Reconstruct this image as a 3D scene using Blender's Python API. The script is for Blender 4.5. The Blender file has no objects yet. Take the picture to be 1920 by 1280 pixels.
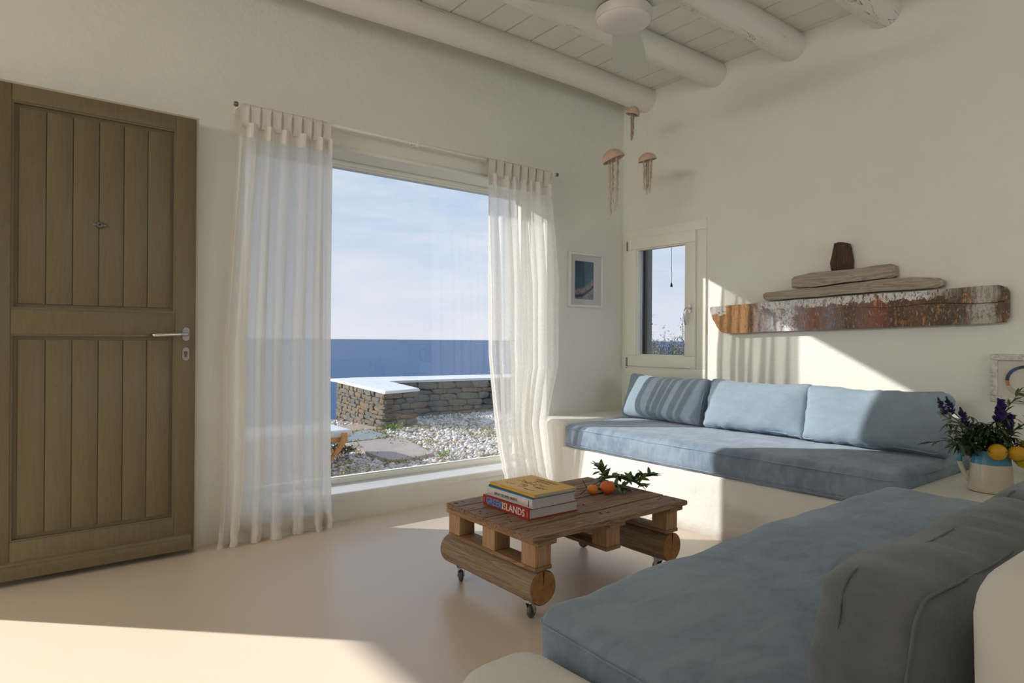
import bpy, bmesh, math, random
import numpy as np
from mathutils import Vector, Matrix, Euler, noise as mn
PI = math.pi
R = math.radians
sc = bpy.context.scene
col = sc.collection

# ------------------------------------------------------------------ camera, world, sun, exposure
cam = bpy.data.cameras.new('camera')
cam.lens = 22.5; cam.sensor_width = 36; cam.clip_start = 0.02; cam.clip_end = 200000
cam.shift_y = -2.5 / 1920
camo = bpy.data.objects.new('camera', cam); col.objects.link(camo)
camo.location = (0, 0, 1.05)
camo.rotation_euler = (Matrix.Rotation(R(-38), 3, 'Z') @ Matrix.Rotation(R(90), 3, 'X') @ Matrix.Rotation(R(.4), 3, 'Z')).to_euler()
sc.camera = camo
sc.view_settings.view_transform = 'Standard'
sc.view_settings.look = 'None'
sc.view_settings.gamma = 1
sc.view_settings.use_curve_mapping = False
sc.view_settings.exposure = 0.0
SKY = 2.33
SUN = 10.8
GLASS = 0.46
FILL = 92.0  # power of the added fill lamps
cy = sc.cycles
cy.use_denoising = True
cy.max_bounces = 10; cy.diffuse_bounces = 6; cy.glossy_bounces = 4; cy.transmission_bounces = 6; cy.transparent_max_bounces = 16
cy.sample_clamp_indirect = 6
cy.caustics_reflective = False; cy.caustics_refractive = False


class NT:
    """small helper around a node tree"""
    def __init__(s, tree): s.t = tree; s.n = tree.nodes; s.l = tree.links
    def new(s, typ, **kw):
        n = s.n.new(typ)
        for k, v in kw.items():
            if k in ('inp',):
                for a, b in v.items():
                    if hasattr(b, 'is_linked') or isinstance(b, bpy.types.NodeSocket): s.l.new(b, n.inputs[a])
                    else: n.inputs[a].default_value = b
            else: setattr(n, k, v)
        return n
    def math(s, op, a, b=0.0, c=None, clamp=False):
        n = s.n.new('ShaderNodeMath'); n.operation = op; n.use_clamp = clamp
        for i, v in enumerate((a, b) if c is None else (a, b, c)):
            if isinstance(v, bpy.types.NodeSocket): s.l.new(v, n.inputs[i])
            else: n.inputs[i].default_value = v
        return n.outputs[0]
    def mix(s, f, a, b, blend='MIX'):
        n = s.n.new('ShaderNodeMix'); n.data_type = 'RGBA'; n.blend_type = blend
        for i, v in ((0, f), (6, a), (7, b)):
            if isinstance(v, bpy.types.NodeSocket): s.l.new(v, n.inputs[i])
            elif i == 0: n.inputs[0].default_value = v
            else: n.inputs[i].default_value = tuple(v) + ((1,) if len(v) == 3 else ())
        return n.outputs[2]
    def noise(s, vec=None, scale=5, detail=4, rough=.5, dist=0, out=0, dim='3D'):
        n = s.n.new('ShaderNodeTexNoise'); n.noise_dimensions = dim
        n.inputs['Scale'].default_value = scale; n.inputs['Detail'].default_value = detail
        n.inputs['Roughness'].default_value = rough; n.inputs['Distortion'].default_value = dist
        if vec is not None: s.l.new(vec, n.inputs['Vector'])
        return n.outputs[out]
    def ramp(s, f, stops, interp='LINEAR'):
        n = s.n.new('ShaderNodeValToRGB'); r = n.color_ramp; r.interpolation = interp
        while len(r.elements) < len(stops): r.elements.new(.5)
        for e, (p, c) in zip(r.elements, stops):
            e.position = p; e.color = tuple(c) + (1,) if len(c) == 3 else tuple(c)
        s.l.new(f, n.inputs[0]); return n.outputs[0]
    def mapping(s, vec, scale=(1, 1, 1), loc=(0, 0, 0), rot=(0, 0, 0)):
        n = s.n.new('ShaderNodeMapping'); s.l.new(vec, n.inputs[0])
        n.inputs['Location'].default_value = loc; n.inputs['Rotation'].default_value = rot; n.inputs['Scale'].default_value = scale
        return n.outputs[0]
    def coord(s, k='Object'):
        return s.n.new('ShaderNodeTexCoord').outputs[k]
    def bump(s, h, dist=.002, strength=1):
        n = s.n.new('ShaderNodeBump'); n.inputs['Distance'].default_value = dist; n.inputs['Strength'].default_value = strength
        s.l.new(h, n.inputs['Height']); return n.outputs[0]


# sky: pale horizon, blue above, thin streaky clouds
w = bpy.data.worlds.new('sky'); sc.world = w; w.use_nodes = True
t = NT(w.node_tree); t.n.clear()
dirv = t.coord('Generated')
sx = t.new('ShaderNodeSeparateXYZ', inp={0: dirv})
up = sx.outputs[2]
g = t.ramp(t.math('MAXIMUM', up, 0.0), [(0, (.735, .775, .87)), (.06, (.66, .73, .86)), (.22, (.50, .64, .83)), (.45, (.33, .50, .78)), (1, (.16, .32, .64))])
cm = t.mapping(dirv, (1.6, 1.6, 7.5), rot=(R(5), R(-6), 0))
cl = t.noise(cm, 2.3, 7, .58, .7)
cl2 = t.noise(t.mapping(dirv, (3, 3, 16), rot=(R(-4), R(5), 0)), 3.5, 6, .6, .5)
cf = t.math('MULTIPLY', t.ramp(t.math('ADD', t.math('MULTIPLY', cl, .7), t.math('MULTIPLY', cl2, .3)), [(.43, (0, 0, 0)), (.64, (1, 1, 1))]), .62)
sky = t.mix(cf, g, (.80, .82, .86))
sky = t.mix(t.ramp(t.math('ADD', up, .1), [(.095, (0, 0, 0)), (.1, (1, 1, 1))]), (.16, .17, .18), sky)
bg = t.new('ShaderNodeBackground', inp={0: sky, 1: SKY})
t.l.new(bg.outputs[0], t.new('ShaderNodeOutputWorld').inputs[0])

sund = Vector((1.03, -1, -.54)).normalized()
sl = bpy.data.lights.new('sun', 'SUN'); sl.energy = SUN; sl.angle = R(.6); sl.color = (1, .97, .92)
so = bpy.data.objects.new('sun', sl); col.objects.link(so); so.rotation_euler = sund.to_track_quat('-Z', 'Y').to_euler()
so.location = (-8, 12, 8)

# added fill lamps at unseen openings in the south and west walls
def fill_lamp(name, loc, aim, sxz, power, color=(1, .94, .86)):
    l = bpy.data.lights.new(name, 'AREA'); l.shape = 'RECTANGLE'; l.size = sxz[0]; l.size_y = sxz[1]; l.energy = power; l.color = color
    o = bpy.data.objects.new(name, l); col.objects.link(o); o.location = loc
    o.rotation_euler = Vector(aim).to_track_quat('-Z', 'Y').to_euler(); return o
fill_lamp('fill_south', (2.1, -2.98, 1.55), (0, 1, 0), (2.6, 1.6), FILL * .22, (1, .92, .80))
fill_lamp('fill_west', (-4.98, 1.3, 2.35), (1, 0, 0), (3.4, .5), FILL, (1, .92, .80))


# ------------------------------------------------------------------ object helpers
def tag(o, label=None, cat=None, group=None, kind=None):
    if label: o['label'] = label
    if cat: o['category'] = cat
    if group: o['group'] = group
    if kind: o['kind'] = kind
    return o

def link(o, parent=None):
    col.objects.link(o)
    if parent is not None: o.parent = parent
    return o

def empty(name, loc=(0, 0, 0), rz=0, parent=None, rot=None):
    o = bpy.data.objects.new(name, None); o.empty_display_size = .1
    o.location = loc; o.rotation_euler = rot if rot else (0, 0, rz)
    return link(o, parent)

def mesh_obj(name, bm, mat, parent=None, smooth=False, loc=None, rot=None, auto=None):
    me = bpy.data.meshes.new(name)
    bmesh.ops.recalc_face_normals(bm, faces=bm.faces[:])
    bm.to_mesh(me); bm.free()
    for m in (mat if isinstance(mat, (list, tuple)) else [mat]): me.materials.append(m)
    if smooth:
        me.polygons.foreach_set('use_smooth', [True] * len(me.polygons))
        if auto:
            try: me.set_sharp_from_angle(angle=R(auto))
            except Exception: pass
    o = bpy.data.objects.new(name, me); link(o, parent)
    if loc: o.location = loc
    if rot: o.rotation_euler = rot
    return o

def data_obj(name, verts, faces, mat, parent=None, smooth=False):
    me = bpy.data.meshes.new(name); me.from_pydata([tuple(v) for v in verts], [], [tuple(f) for f in faces]); me.update()
    me.materials.append(mat)
    if smooth: me.polygons.foreach_set('use_smooth', [True] * len(me.polygons))
    return link(bpy.data.objects.new(name, me), parent)

def box(bm, x0, x1, y0, y1, z0, z1, mi=0):
    vs = [bm.verts.new(p) for p in ((x0, y0, z0), (x1, y0, z0), (x1, y1, z0), (x0, y1, z0), (x0, y0, z1), (x1, y0, z1), (x1, y1, z1), (x0, y1, z1))]
    for f in ((0, 3, 2, 1), (4, 5, 6, 7), (0, 1, 5, 4), (1, 2, 6, 5), (2, 3, 7, 6), (3, 0, 4, 7)):
        bm.faces.new([vs[i] for i in f]).material_index = mi
    return vs

def bevel_all(bm, w, seg=2):
    bmesh.ops.bevel(bm, geom=bm.edges[:], offset=w, segments=seg, affect='EDGES', profile=.5, clamp_overlap=True)

def bbox(name, x0, x1, y0, y1, z0, z1, mat, parent=None, bev=.003, seg=2, smooth=True, loc=None, rot=None):
    """bevelled box; geometry in parent's space"""
    bm = bmesh.new(); box(bm, x0, x1, y0, y1, z0, z1)
    if bev: bevel_all(bm, bev, seg)
    return mesh_obj(name, bm, mat, parent, smooth and bev > 0, loc, rot, auto=40)

def prism(bm, pts, d0, d1, axis='x'):
    """extrude a 2D polygon along an axis. pts are the other two coordinates in order (x->(y,z), y->(x,z), z->(x,y))"""
    def P(p, d):
        return {'x': (d, p[0], p[1]), 'y': (p[0], d, p[1]), 'z': (p[0], p[1], d)}[axis]
    a = [bm.verts.new(P(p, d0)) for p in pts]; b = [bm.verts.new(P(p, d1)) for p in pts]
    n = len(pts)
    bm.faces.new(a); bm.faces.new(b[::-1])
    for i in range(n): bm.faces.new([a[i], a[(i + 1) % n], b[(i + 1) % n], b[i]])

def tube(bm, pts, rad, n=8, cap=True):
    """tube along points; rad a number or list"""
    pts = [Vector(p) for p in pts]; N = len(pts)
    rads = rad if isinstance(rad, (list, tuple)) else [rad] * N
    rings = []; ref = None
    for i, p in enumerate(pts):
        d = (pts[min(i + 1, N - 1)] - pts[max(i - 1, 0)])
        if d.length < 1e-9: d = Vector((0, 0, 1))
        d.normalize()
        if ref is None: ref = Vector((0, 0, 1)) if abs(d.z) < .9 else Vector((1, 0, 0))
        u = (ref - d * ref.dot(d)).normalized(); v = d.cross(u); ref = u
        rings.append([bm.verts.new(p + (u * math.cos(2 * PI * k / n) + v * math.sin(2 * PI * k / n)) * rads[i]) for k in range(n)])
    for a, b in zip(rings, rings[1:]):
        for k in range(n): bm.faces.new([a[k], a[(k + 1) % n], b[(k + 1) % n], b[k]])
    if cap: bm.faces.new(rings[0][::-1]); bm.faces.new(rings[-1])
    return rings

def lathe(bm, prof, n=32, c=(0, 0, 0), axis='z', mi=0):
    """profile [(r, h)] turned round an axis; ends with r=0 close"""
    def P(r, h, a):
        x, y = r * math.cos(a), r * math.sin(a)
        q = {'z': (x, y, h), 'y': (x, h, y), 'x': (h, x, y)}[axis]
        return (q[0] + c[0], q[1] + c[1], q[2] + c[2])
    rings = []
    for r, h in prof:
        if r < 1e-6: rings.append([bm.verts.new(P(0, h, 0))])
        else: rings.append([bm.verts.new(P(r, h, 2 * PI * k / n)) for k in range(n)])
    for a, b in zip(rings, rings[1:]):
        for k in range(n):
            q = [a[k % len(a)], a[(k + 1) % len(a)], b[(k + 1) % len(b)], b[k % len(b)]]
            q = list(dict.fromkeys(q))
            if len(q) > 2: bm.faces.new(q).material_index = mi

def rbox_bm(hx, hy, hz, r, n=(12, 12, 6), f=None):
    """closed rounded box centred at 0 with samples packed at the rounded edges; f(p, n) moves points"""
    def axis(h, k):
        e = [0, .12, .35, .65, 1]
        a = [-h + r * v for v in e]
        a += [(-h + r) + (2 * h - 2 * r) * i / k for i in range(1, k)]
        return a + [h - r * v for v in e[::-1]]
    X, Y, Z = axis(hx, n[0]), axis(hy, n[1]), axis(hz, n[2])
    bm = bmesh.new(); cache = {}
    inner = Vector((hx - r, hy - r, hz - r))
    def V(i, j, k):
        key = (i, j, k)
        if key in cache: return cache[key]
        q = Vector((X[i], Y[j], Z[k]))
        c = Vector([max(-inner[m], min(inner[m], q[m])) for m in range(3)])
        d = q - c
        nn = d.normalized() if d.length > 0 else Vector((0, 0, 1))
        p = c + nn * r
        if f: p = f(p, nn)
        cache[key] = bm.verts.new(p); return cache[key]
    a, b, c = len(X) - 1, len(Y) - 1, len(Z) - 1
    for i in range(a):
        for j in range(b):
            bm.faces.new([V(i, j, 0), V(i, j + 1, 0), V(i + 1, j + 1, 0), V(i + 1, j, 0)])
            bm.faces.new([V(i, j, c), V(i + 1, j, c), V(i + 1, j + 1, c), V(i, j + 1, c)])
    for i in range(a):
        for k in range(c):
            bm.faces.new([V(i, 0, k), V(i + 1, 0, k), V(i + 1, 0, k + 1), V(i, 0, k + 1)])
            bm.faces.new([V(i, b, k), V(i, b, k + 1), V(i + 1, b, k + 1), V(i + 1, b, k)])
    for j in range(b):
        for k in range(c):
            bm.faces.new([V(0, j, k), V(0, j, k + 1), V(0, j + 1, k + 1), V(0, j + 1, k)])
            bm.faces.new([V(a, j, k), V(a, j + 1, k), V(a, j + 1, k + 1), V(a, j, k + 1)])
    return bm

def text_obj(name, body, size, mat, parent, loc, rot, ext=.0004, spacing=1.0, sx=1.0, align='CENTER', off=0.0):
    c = bpy.data.curves.new(name, 'FONT'); c.body = body; c.size = size; c.extrude = ext; c.align_x = align; c.align_y = 'CENTER'; c.space_character = spacing
    c.offset = off; c.resolution_u = 3
    o = bpy.data.objects.new(name, c); col.objects.link(o)
    dg = bpy.context.evaluated_depsgraph_get(); dg.update()
    me = bpy.data.meshes.new_from_object(o.evaluated_get(dg)); me.name = name
    bpy.data.objects.remove(o)
    me.materials.clear(); me.materials.append(mat)
    m = bpy.data.objects.new(name, me); link(m, parent); m.location = loc; m.rotation_euler = rot; m.scale = (sx, 1, 1)
    return m


# ------------------------------------------------------------------ materials
def mat_base(name):
    m = bpy.data.materials.new(name); m.use_nodes = True
    t = NT(m.node_tree); p = t.n['Principled BSDF']
    return m, t, p

def simple(name, c, rough=.5, metal=0, spec=.5, bump=0, bscale=200, var=0, vscale=8, **kw):
    m, t, p = mat_base(name)
    p.inputs['Base Color'].default_value = (*c, 1); p.inputs['Roughness'].default_value = rough; p.inputs['Metallic'].default_value = metal
    p.inputs['Specular IOR Level'].default_value = spec
    o = t.coord()
    if var:
        n = t.noise(o, vscale, 5, .6)
        t.l.new(t.mix(t.ramp(n, [(.3, (0, 0, 0)), (.7, (1, 1, 1))]), [x * (1 - var) for x in c], [min(1, x * (1 + var)) for x in c]), p.inputs['Base Color'])
    if bump: t.l.new(t.bump(t.noise(o, bscale, 3, .6), bump), p.inputs['Normal'])
    for k, v in kw.items(): p.inputs[k].default_value = v
    return m

def plaster(name, c, bump=.004, rough=.75):
    m, t, p = mat_base(name); o = t.new('ShaderNodeNewGeometry').outputs['Position']
    a = t.noise(o, 3.2, 5, .6); b = t.noise(o, 55, 4, .65); c2 = t.noise(o, 9, 3, .5)
    t.l.new(t.mix(a, [x * .965 for x in c], [min(1, x * 1.03) for x in c]), p.inputs['Base Color'])
    h = t.math('ADD', t.math('MULTIPLY', b, .35), t.math('MULTIPLY', c2, 1.6))
    t.l.new(t.bump(h, bump), p.inputs['Normal'])
    p.inputs['Roughness'].default_value = rough; p.inputs['Specular IOR Level'].default_value = .3
    return m

WALL = plaster('white_plaster', (.785, .785, .725))
BENCHM = plaster('bench_plaster', (.80, .79, .74), .005)
CEILM = simple('white_painted_boards', (.80, .785, .74), .55, var=.03, bump=.0006, bscale=60)
FRAMEW = simple('cream_window_paint', (.83, .82, .74), .35)
DARKB = simple('dark_bronze', (.05, .045, .04), .4, .3)

def beam_mat():
    m, t, p = mat_base('painted_log'); o = t.coord()
    s = t.mapping(o, (1.2, 14, 14)); n = t.noise(s, 3, 6, .6); c = t.noise(t.mapping(o, (.8, 9, 9)), 2.5, 4, .55, .8)
    crack = t.ramp(t.math('ABSOLUTE', t.math('SUBTRACT', c, .5)), [(0, (1, 1, 1)), (.006, (0, 0, 0))])
    crack = t.math('MULTIPLY', crack, t.ramp(t.noise(t.mapping(o, (1.3, 3, 3)), 1.7, 2), [(.56, (0, 0, 0)), (.62, (1, 1, 1))]))
    t.l.new(t.mix(crack, (.80, .785, .74), (.12, .10, .07)), p.inputs['Base Color'])
    t.l.new(t.bump(t.math('SUBTRACT', n, t.math('MULTIPLY', crack, .8)), .006), p.inputs['Normal'])
    p.inputs['Roughness'].default_value = .6
    return m
BEAMM = beam_mat()

def floor_mat():
    m, t, p = mat_base('polished_cement'); o = t.new('ShaderNodeNewGeometry').outputs['Position']
    a = t.noise(o, .7, 2, .5); b = t.noise(o, 3, 3, .5)
    c = t.mix(a, (.73, .61, .50), (.78, .665, .55))
    c = t.mix(t.math('MULTIPLY', b, .12), c, (.62, .50, .37))
    t.l.new(c, p.inputs['Base Color'])
    p.inputs['Roughness'].default_value = .28
    p.inputs['Specular IOR Level'].default_value = .65
    return m
FLOORM = floor_mat()

def wood(name, c1, c2, axis=0, scale=1.0, rough=.6, knots=.5, bump=.0015, dark=(.08, .045, .025)):
    m, t, p = mat_base(name); o = t.coord()
    rnd = t.n.new('ShaderNodeObjectInfo').outputs['Random']
    off = t.new('ShaderNodeCombineXYZ', inp={0: t.math('MULTIPLY', rnd, 37.), 1: t.math('MULTIPLY', rnd, 91.), 2: t.math('MULTIPLY', rnd, 53.)}).outputs[0]
    v = t.new('ShaderNodeVectorMath', operation='ADD', inp={0: o, 1: off}).outputs[0]
    sc3 = [28 * scale] * 3; sc3[axis] = 1.7 * scale
    fine = t.noise(t.mapping(v, [x * 3 for x in sc3]), 1.5, 6, .65)
    big = t.noise(t.mapping(v, sc3), .9, 4, .55, 1.6)
    ring = t.math('FRACT', t.math('MULTIPLY', big, 5))
    f = t.math('ADD', t.math('MULTIPLY', ring, .45), t.math('MULTIPLY', fine, .55))
    c = t.mix(t.ramp(f, [(.2, (0, 0, 0)), (.75, (1, 1, 1))]), c1, c2)
    sc4 = [9 * scale] * 3; sc4[axis] = 4 * scale
    vor = t.new('ShaderNodeTexVoronoi', inp={'Vector': t.mapping(v, sc4), 'Scale': 1.0}).outputs[0]
    k = t.math('MULTIPLY', t.ramp(vor, [(.05, (1, 1, 1)), (.13, (0, 0, 0))]), knots)
    c = t.mix(k, c, dark)
    c = t.mix(t.math('MULTIPLY', t.math('SUBTRACT', rnd, .5), .35), c, c1)
    t.l.new(c, p.inputs['Base Color']); p.inputs['Roughness'].default_value = rough; p.inputs['Specular IOR Level'].default_value = .35
    t.l.new(t.bump(t.math('SUBTRACT', fine, t.math('MULTIPLY', k, .4)), bump), p.inputs['Normal'])
    return m
PALX = wood('pallet_wood_long', (.13, .07, .04), (.40, .26, .165), 0, bump=.003)
PALY = wood('pallet_wood_cross', (.20, .11, .055), (.42, .27, .16), 1)
PALZ = wood('pallet_block', (.33, .18, .09), (.55, .36, .21), 2, knots=.15)
LOGM = wood('log_bark_free', (.20, .14, .09), (.42, .31, .22), 1, .8, bump=.003)
def logend():
    m, t, p = mat_base('log_end_grain'); o = t.coord()
    x = t.new('ShaderNodeSeparateXYZ', inp={0: t.mapping(o, (1, 1, 1))})
    d = t.math('SQRT', t.math('ADD', t.math('POWER', x.outputs[0], 2), t.math('POWER', x.outputs[2], 2)))
    n = t.noise(o, 22, 4, .6)
    rr = t.math('SINE', t.math('ADD', t.math('MULTIPLY', d, 900), t.math('MULTIPLY', n, 9)))
    c = t.mix(t.math('MULTIPLY_ADD', rr, .5, .5), (.38, .19, .06), (.50, .27, .10))
    c = t.mix(t.ramp(t.noise(o, 40, 5, .7), [(.4, (0, 0, 0)), (.7, (1, 1, 1))]), c, (.27, .13, .045))
    t.l.new(c, p.inputs['Base Color']); p.inputs['Roughness'].default_value = .65
    t.l.new(t.bump(rr, .0006), p.inputs['Normal']); return m
LOGEND = logend()
DRIFT = wood('grey_driftwood', (.26, .21, .16), (.46, .40, .33), 1, 1.2, .85, .8, .003, (.12, .07, .04))
DARKDRIFT = wood('dark_driftwood', (.035, .02, .012), (.12, .065, .035), 2, 1.5, .7, .4, .004)
ORANGEW = wood('lounger_teak', (.62, .30, .10), (.75, .40, .16), 2, .6, .5, 0)

def fabric(name, c, d, l):
    m, t, p = mat_base(name); o = t.coord()
    a = t.noise(o, 2.6, 6, .62, .9); b = t.noise(t.mapping(o, (1, 2.2, 1)), 9, 5, .6, .6); wv = t.noise(o, 420, 2, .5)
    f = t.ramp(t.math('ADD', t.math('MULTIPLY', a, .6), t.math('MULTIPLY', b, .4)), [(.40, (0, 0, 0)), (.60, (1, 1, 1))])
    cc = t.mix(f, d, l)
    t.l.new(t.mix(.25, cc, c), p.inputs['Base Color'])
    p.inputs['Roughness'].default_value = .9; p.inputs['Specular IOR Level'].default_value = .2
    p.inputs['Sheen Weight'].default_value = .35; p.inputs['Sheen Roughness'].default_value = .5; p.inputs['Sheen Tint'].default_value = (.8, .88, .95, 1)
    h = t.math('ADD', t.math('MULTIPLY', wv, .25), t.math('MULTIPLY', b, .9))
    t.l.new(t.bump(h, .0045), p.inputs['Normal'])
    return m
SEATF = fabric('blue_grey_suede', (.245, .325, .43), (.165, .225, .315), (.325, .415, .515))
PILF = fabric('light_blue_cotton', (.265, .345, .42), (.235, .31, .385), (.295, .38, .46))
PILG = fabric('slate_blue_cotton', (.165, .19, .205), (.14, .16, .175), (.19, .215, .235))

def curtain_mat(name, tr, tl, c=(.88, .86, .83)):
    m, t, p = mat_base(name); o = t.coord(); t.n.remove(p)
    wv = t.noise(t.mapping(o, (300, 300, 60)), 1, 2, .5)
    sl = t.noise(t.mapping(o, (5, 5, 1.0)), 3, 4, .6)
    nrm = t.bump(t.math('ADD', t.math('MULTIPLY', wv, .15), sl), .004)
    d = t.new('ShaderNodeBsdfDiffuse', inp={0: (*c, 1), 'Normal': nrm}); l = t.new('ShaderNodeBsdfTranslucent', inp={0: (.97, .955, .92, 1), 'Normal': nrm})
    x = t.new('ShaderNodeBsdfTransparent', inp={0: (1, 1, 1, 1)})
    a = t.new('ShaderNodeMixShader', inp={0: tl, 1: d.outputs[0], 2: l.outputs[0]})
    b = t.new('ShaderNodeMixShader', inp={0: t.math('MULTIPLY', t.math('ADD', wv, .5), tr), 1: a.outputs[0], 2: x.outputs[0]})
    t.l.new(b.outputs[0], t.n['Material Output'].inputs[0]); return m
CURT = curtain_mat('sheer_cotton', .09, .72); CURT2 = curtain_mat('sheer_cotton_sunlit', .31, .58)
CURTB = curtain_mat('double_cotton', .0, .16, (.80, .76, .71))

def glass_mat(name, T, refl=1.0, tint=(1, 1, 1)):
    m, t, p = mat_base(name); t.n.remove(p)
    tr = t.new('ShaderNodeBsdfTransparent', inp={0: (T * tint[0], T * tint[1], T * tint[2], 1)})
    gl = t.new('ShaderNodeBsdfGlossy', inp={0: (1, 1, 1, 1), 'Roughness': 0.0})
    ior = t.math('MULTIPLY_ADD', t.n.new('ShaderNodeNewGeometry').outputs['Backfacing'], 1 / 1.5 - 1.5, 1.5)   # same reflection at both faces of the pane
    fr = t.new('ShaderNodeFresnel', inp={0: ior})
    mx = t.new('ShaderNodeMixShader', inp={0: t.math('MULTIPLY', fr.outputs[0], refl), 1: tr.outputs[0], 2: gl.outputs[0]})
    t.l.new(mx.outputs[0], t.n['Material Output'].inputs[0]); return m
PANE = glass_mat('solar_glass', math.sqrt(GLASS))
CLEAR = glass_mat('clear_glass', .97, .35)
CHROME = simple('brushed_steel', (.62, .61, .59), .28, 1)
SATIN = simple('satin_nickel', (.20, .185, .165), .38, 1)
RUBBER = simple('grey_rubber', (.11, .105, .10), .6)
BLACK = simple('black', (.01, .01, .01), .5)
DOORM = wood('olive_door_paint', (.155, .125, .068), (.18, .147, .083), 2, .8, .42, 0, .0006)
WHITE = simple('white_enamel', (.80, .79, .75), .3)
MARBLE = simple('sill_marble', (.80, .80, .77), .3, var=.05, vscale=14, bump=.001)

# ------------------------------------------------------------------ setting
YW, XE = 3.52, 3.88          # inner faces of the north (window) and east walls
XW, YS, CH = -5.0, -3.0, 2.98
# north wall with doorway and picture window
bm = bmesh.new()
DX0, DX1, DH = -1.62, -.53, 2.12
WX0, WX1, WZ0, WZ1 = .96, 3.07, .125, 2.15
box(bm, XW - .4, DX0, YW, YW + .4, -.3, 3.2)
box(bm, DX0, DX1, YW, YW + .4, DH, 3.2)
box(bm, DX1, WX0, YW, YW + .4, -.3, 3.2)
box(bm, WX0, WX1, YW, YW + .4, -.3, WZ0)
box(bm, WX0, WX1, YW, YW + .4, WZ1, 3.2)
box(bm, WX1, XE + .18, YW, YW + .4, -.3, 3.2)
wn = mesh_obj('wall_north', bm, WALL); tag(wn, kind='structure')
# rounded plaster edge around the top of the window recess
bm = bmesh.new(); tube(bm, [(WX0 - .02, YW + .012, WZ1 + .006), (WX1 + .02, YW + .012, WZ1 + .006)], .016, 16)
o = mesh_obj('recess_edge', bm, WALL, wn, True)
# east wall with the small window opening
EY0, EY1, EZ0, EZ1 = 2.86, 3.40, .90, 1.82
bm = bmesh.new()
box(bm, XE, XE + .18, YS - .4, EY0, -.3, 3.2)
box(bm, XE, XE + .18, EY1, YW, -.3, 3.2)
box(bm, XE, XE + .18, EY0, EY1, -.3, EZ0)
box(bm, XE, XE + .18, EY0, EY1, EZ1, 3.2)
tag(mesh_obj('wall_east', bm, WALL), kind='structure')
bm = bmesh.new()                                                   # west wall with a high opening added for the fill lamp
box(bm, XW - .4, XW, YS - .4, -.4, -.3, 3.2); box(bm, XW - .4, XW, 3.0, YW, -.3, 3.2)
box(bm, XW - .4, XW, -.4, 3.0, -.3, 2.1); box(bm, XW - .4, XW, -.4, 3.0, 2.6, 3.2)
tag(mesh_obj('wall_west', bm, WALL), kind='structure')
bm = bmesh.new()                                                   # south wall, opening made for the other fill lamp
box(bm, XW, .8, YS - .4, YS, -.3, 3.2); box(bm, 3.4, XE, YS - .4, YS, -.3, 3.2)
box(bm, .8, 3.4, YS - .4, YS, -.3, .75); box(bm, .8, 3.4, YS - .4, YS, 2.35, 3.2)
tag(mesh_obj('wall_south', bm, WALL), kind='structure')
bm = bmesh.new(); box(bm, XW - .4, XE + .18, YS - .4, YW + .4, -.3, 0)
tag(mesh_obj('floor', bm, FLOORM), kind='structure')
# ceiling: planks run north-south, painted logs run east-west below them
ceil = empty('ceiling', (0, 0, CH)); tag(ceil, kind='structure')
bbox('roof_deck', XW, XE, YS, YW, .03, .2, CEILM, ceil, 0)
rnd = random.Random(4)
x = XE - .053; k = 0
while x > XW:
    x0 = max(XW, x - .2)
    dz = rnd.uniform(-.0015, .0015)
    bbox('plank', x0 + .002, x - .002, YS, YW, dz, .03, CEILM, ceil, .0035, 1)
    x = x0; k += 1
bbox('plank', XE - .051, XE, YS, YW, 0, .03, CEILM, ceil, .003, 1)
for k, (yb, zb, rb) in enumerate([(3.283, -.055, .093), (2.665, -.06, .088), (2.105, -.062, .09), (1.56, -.06, .092), (1.0, -.06, .09), (.42, -.06, .088), (-.15, -.06, .09), (-.72, -.06, .09), (-1.3, -.06, .09), (-1.9, -.06, .09), (-2.5, -.06, .09)]):
    bm = bmesh.new(); pts = []; rr = []
    N = 72
    for i in range(N + 1):
        x = XW + (XE - XW) * i / N
        q = mn.noise(Vector((x * .55, k * 7.3, 0))); q2 = mn.noise(Vector((x * .55, k * 7.3, 9.1)))
        pts.append((x, yb + q * .022, zb + q2 * .012)); rr.append(rb * (1 + .09 * mn.noise(Vector((x * 1.1, k * 3.1, 4)))))
    tube(bm, pts, rr, 18)
    for v in bm.verts:
        v.co += Vector((0, 1, 1)) * .004 * mn.noise(Vector((v.co.x * 3, v.co.y * 14, v.co.z * 14 + k)))
    mesh_obj('beam', bm, BEAMM, ceil, True, auto=60)
# nails along the planks by the window wall
bm = bmesh.new()
for i in range(24):
    lathe(bm, [(0, -.0022), (.0035, -.0018), (.0042, 0)], 6, (3.72 - i * .2, 3.44 + rnd.uniform(-.01, .01), 0))
tag(mesh_obj('nail_heads', bm, simple('rusty_nail', (.10, .06, .04), .7), ceil), kind='stuff')

# picture window (window_1)
w1 = empty('window_1', (0, 0, 0)); tag(w1, kind='structure')
yf0, yf1 = 3.755, 3.83
bbox('frame_rail', WX0, WX1, yf0, yf1, .158, .193, FRAMEW, w1, .006, 2)
bbox('frame_rail', WX0, WX1, yf0, yf1, 2.122, WZ1, FRAMEW, w1, .006, 2)
bbox('frame_stile', WX0, WX0 + .055, yf0, yf1, .205, 2.122, FRAMEW, w1, .006)
bbox('frame_stile', WX1 - .055, WX1, yf0, yf1, .205, 2.122, FRAMEW, w1, .006)
bbox('glazing_bead', WX0 + .055, WX1 - .055, yf0 + .012, yf0 + .03, .193, .199, FRAMEW, w1, .003)
bbox('glazing_bead', WX0 + .055, WX1 - .055, yf0 + .012, yf0 + .03, 2.112, 2.122, FRAMEW, w1, .003)
bbox('outer_frame', WX0 - .0, WX1, yf1, YW + .4, 2.135, WZ1, FRAMEW, w1, .002)
bm = bmesh.new(); box(bm, WX0 + .05, WX1 - .05, 3.785, 3.789, .2, 2.125); mesh_obj('glass_pane', bm, PANE, w1)
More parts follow.
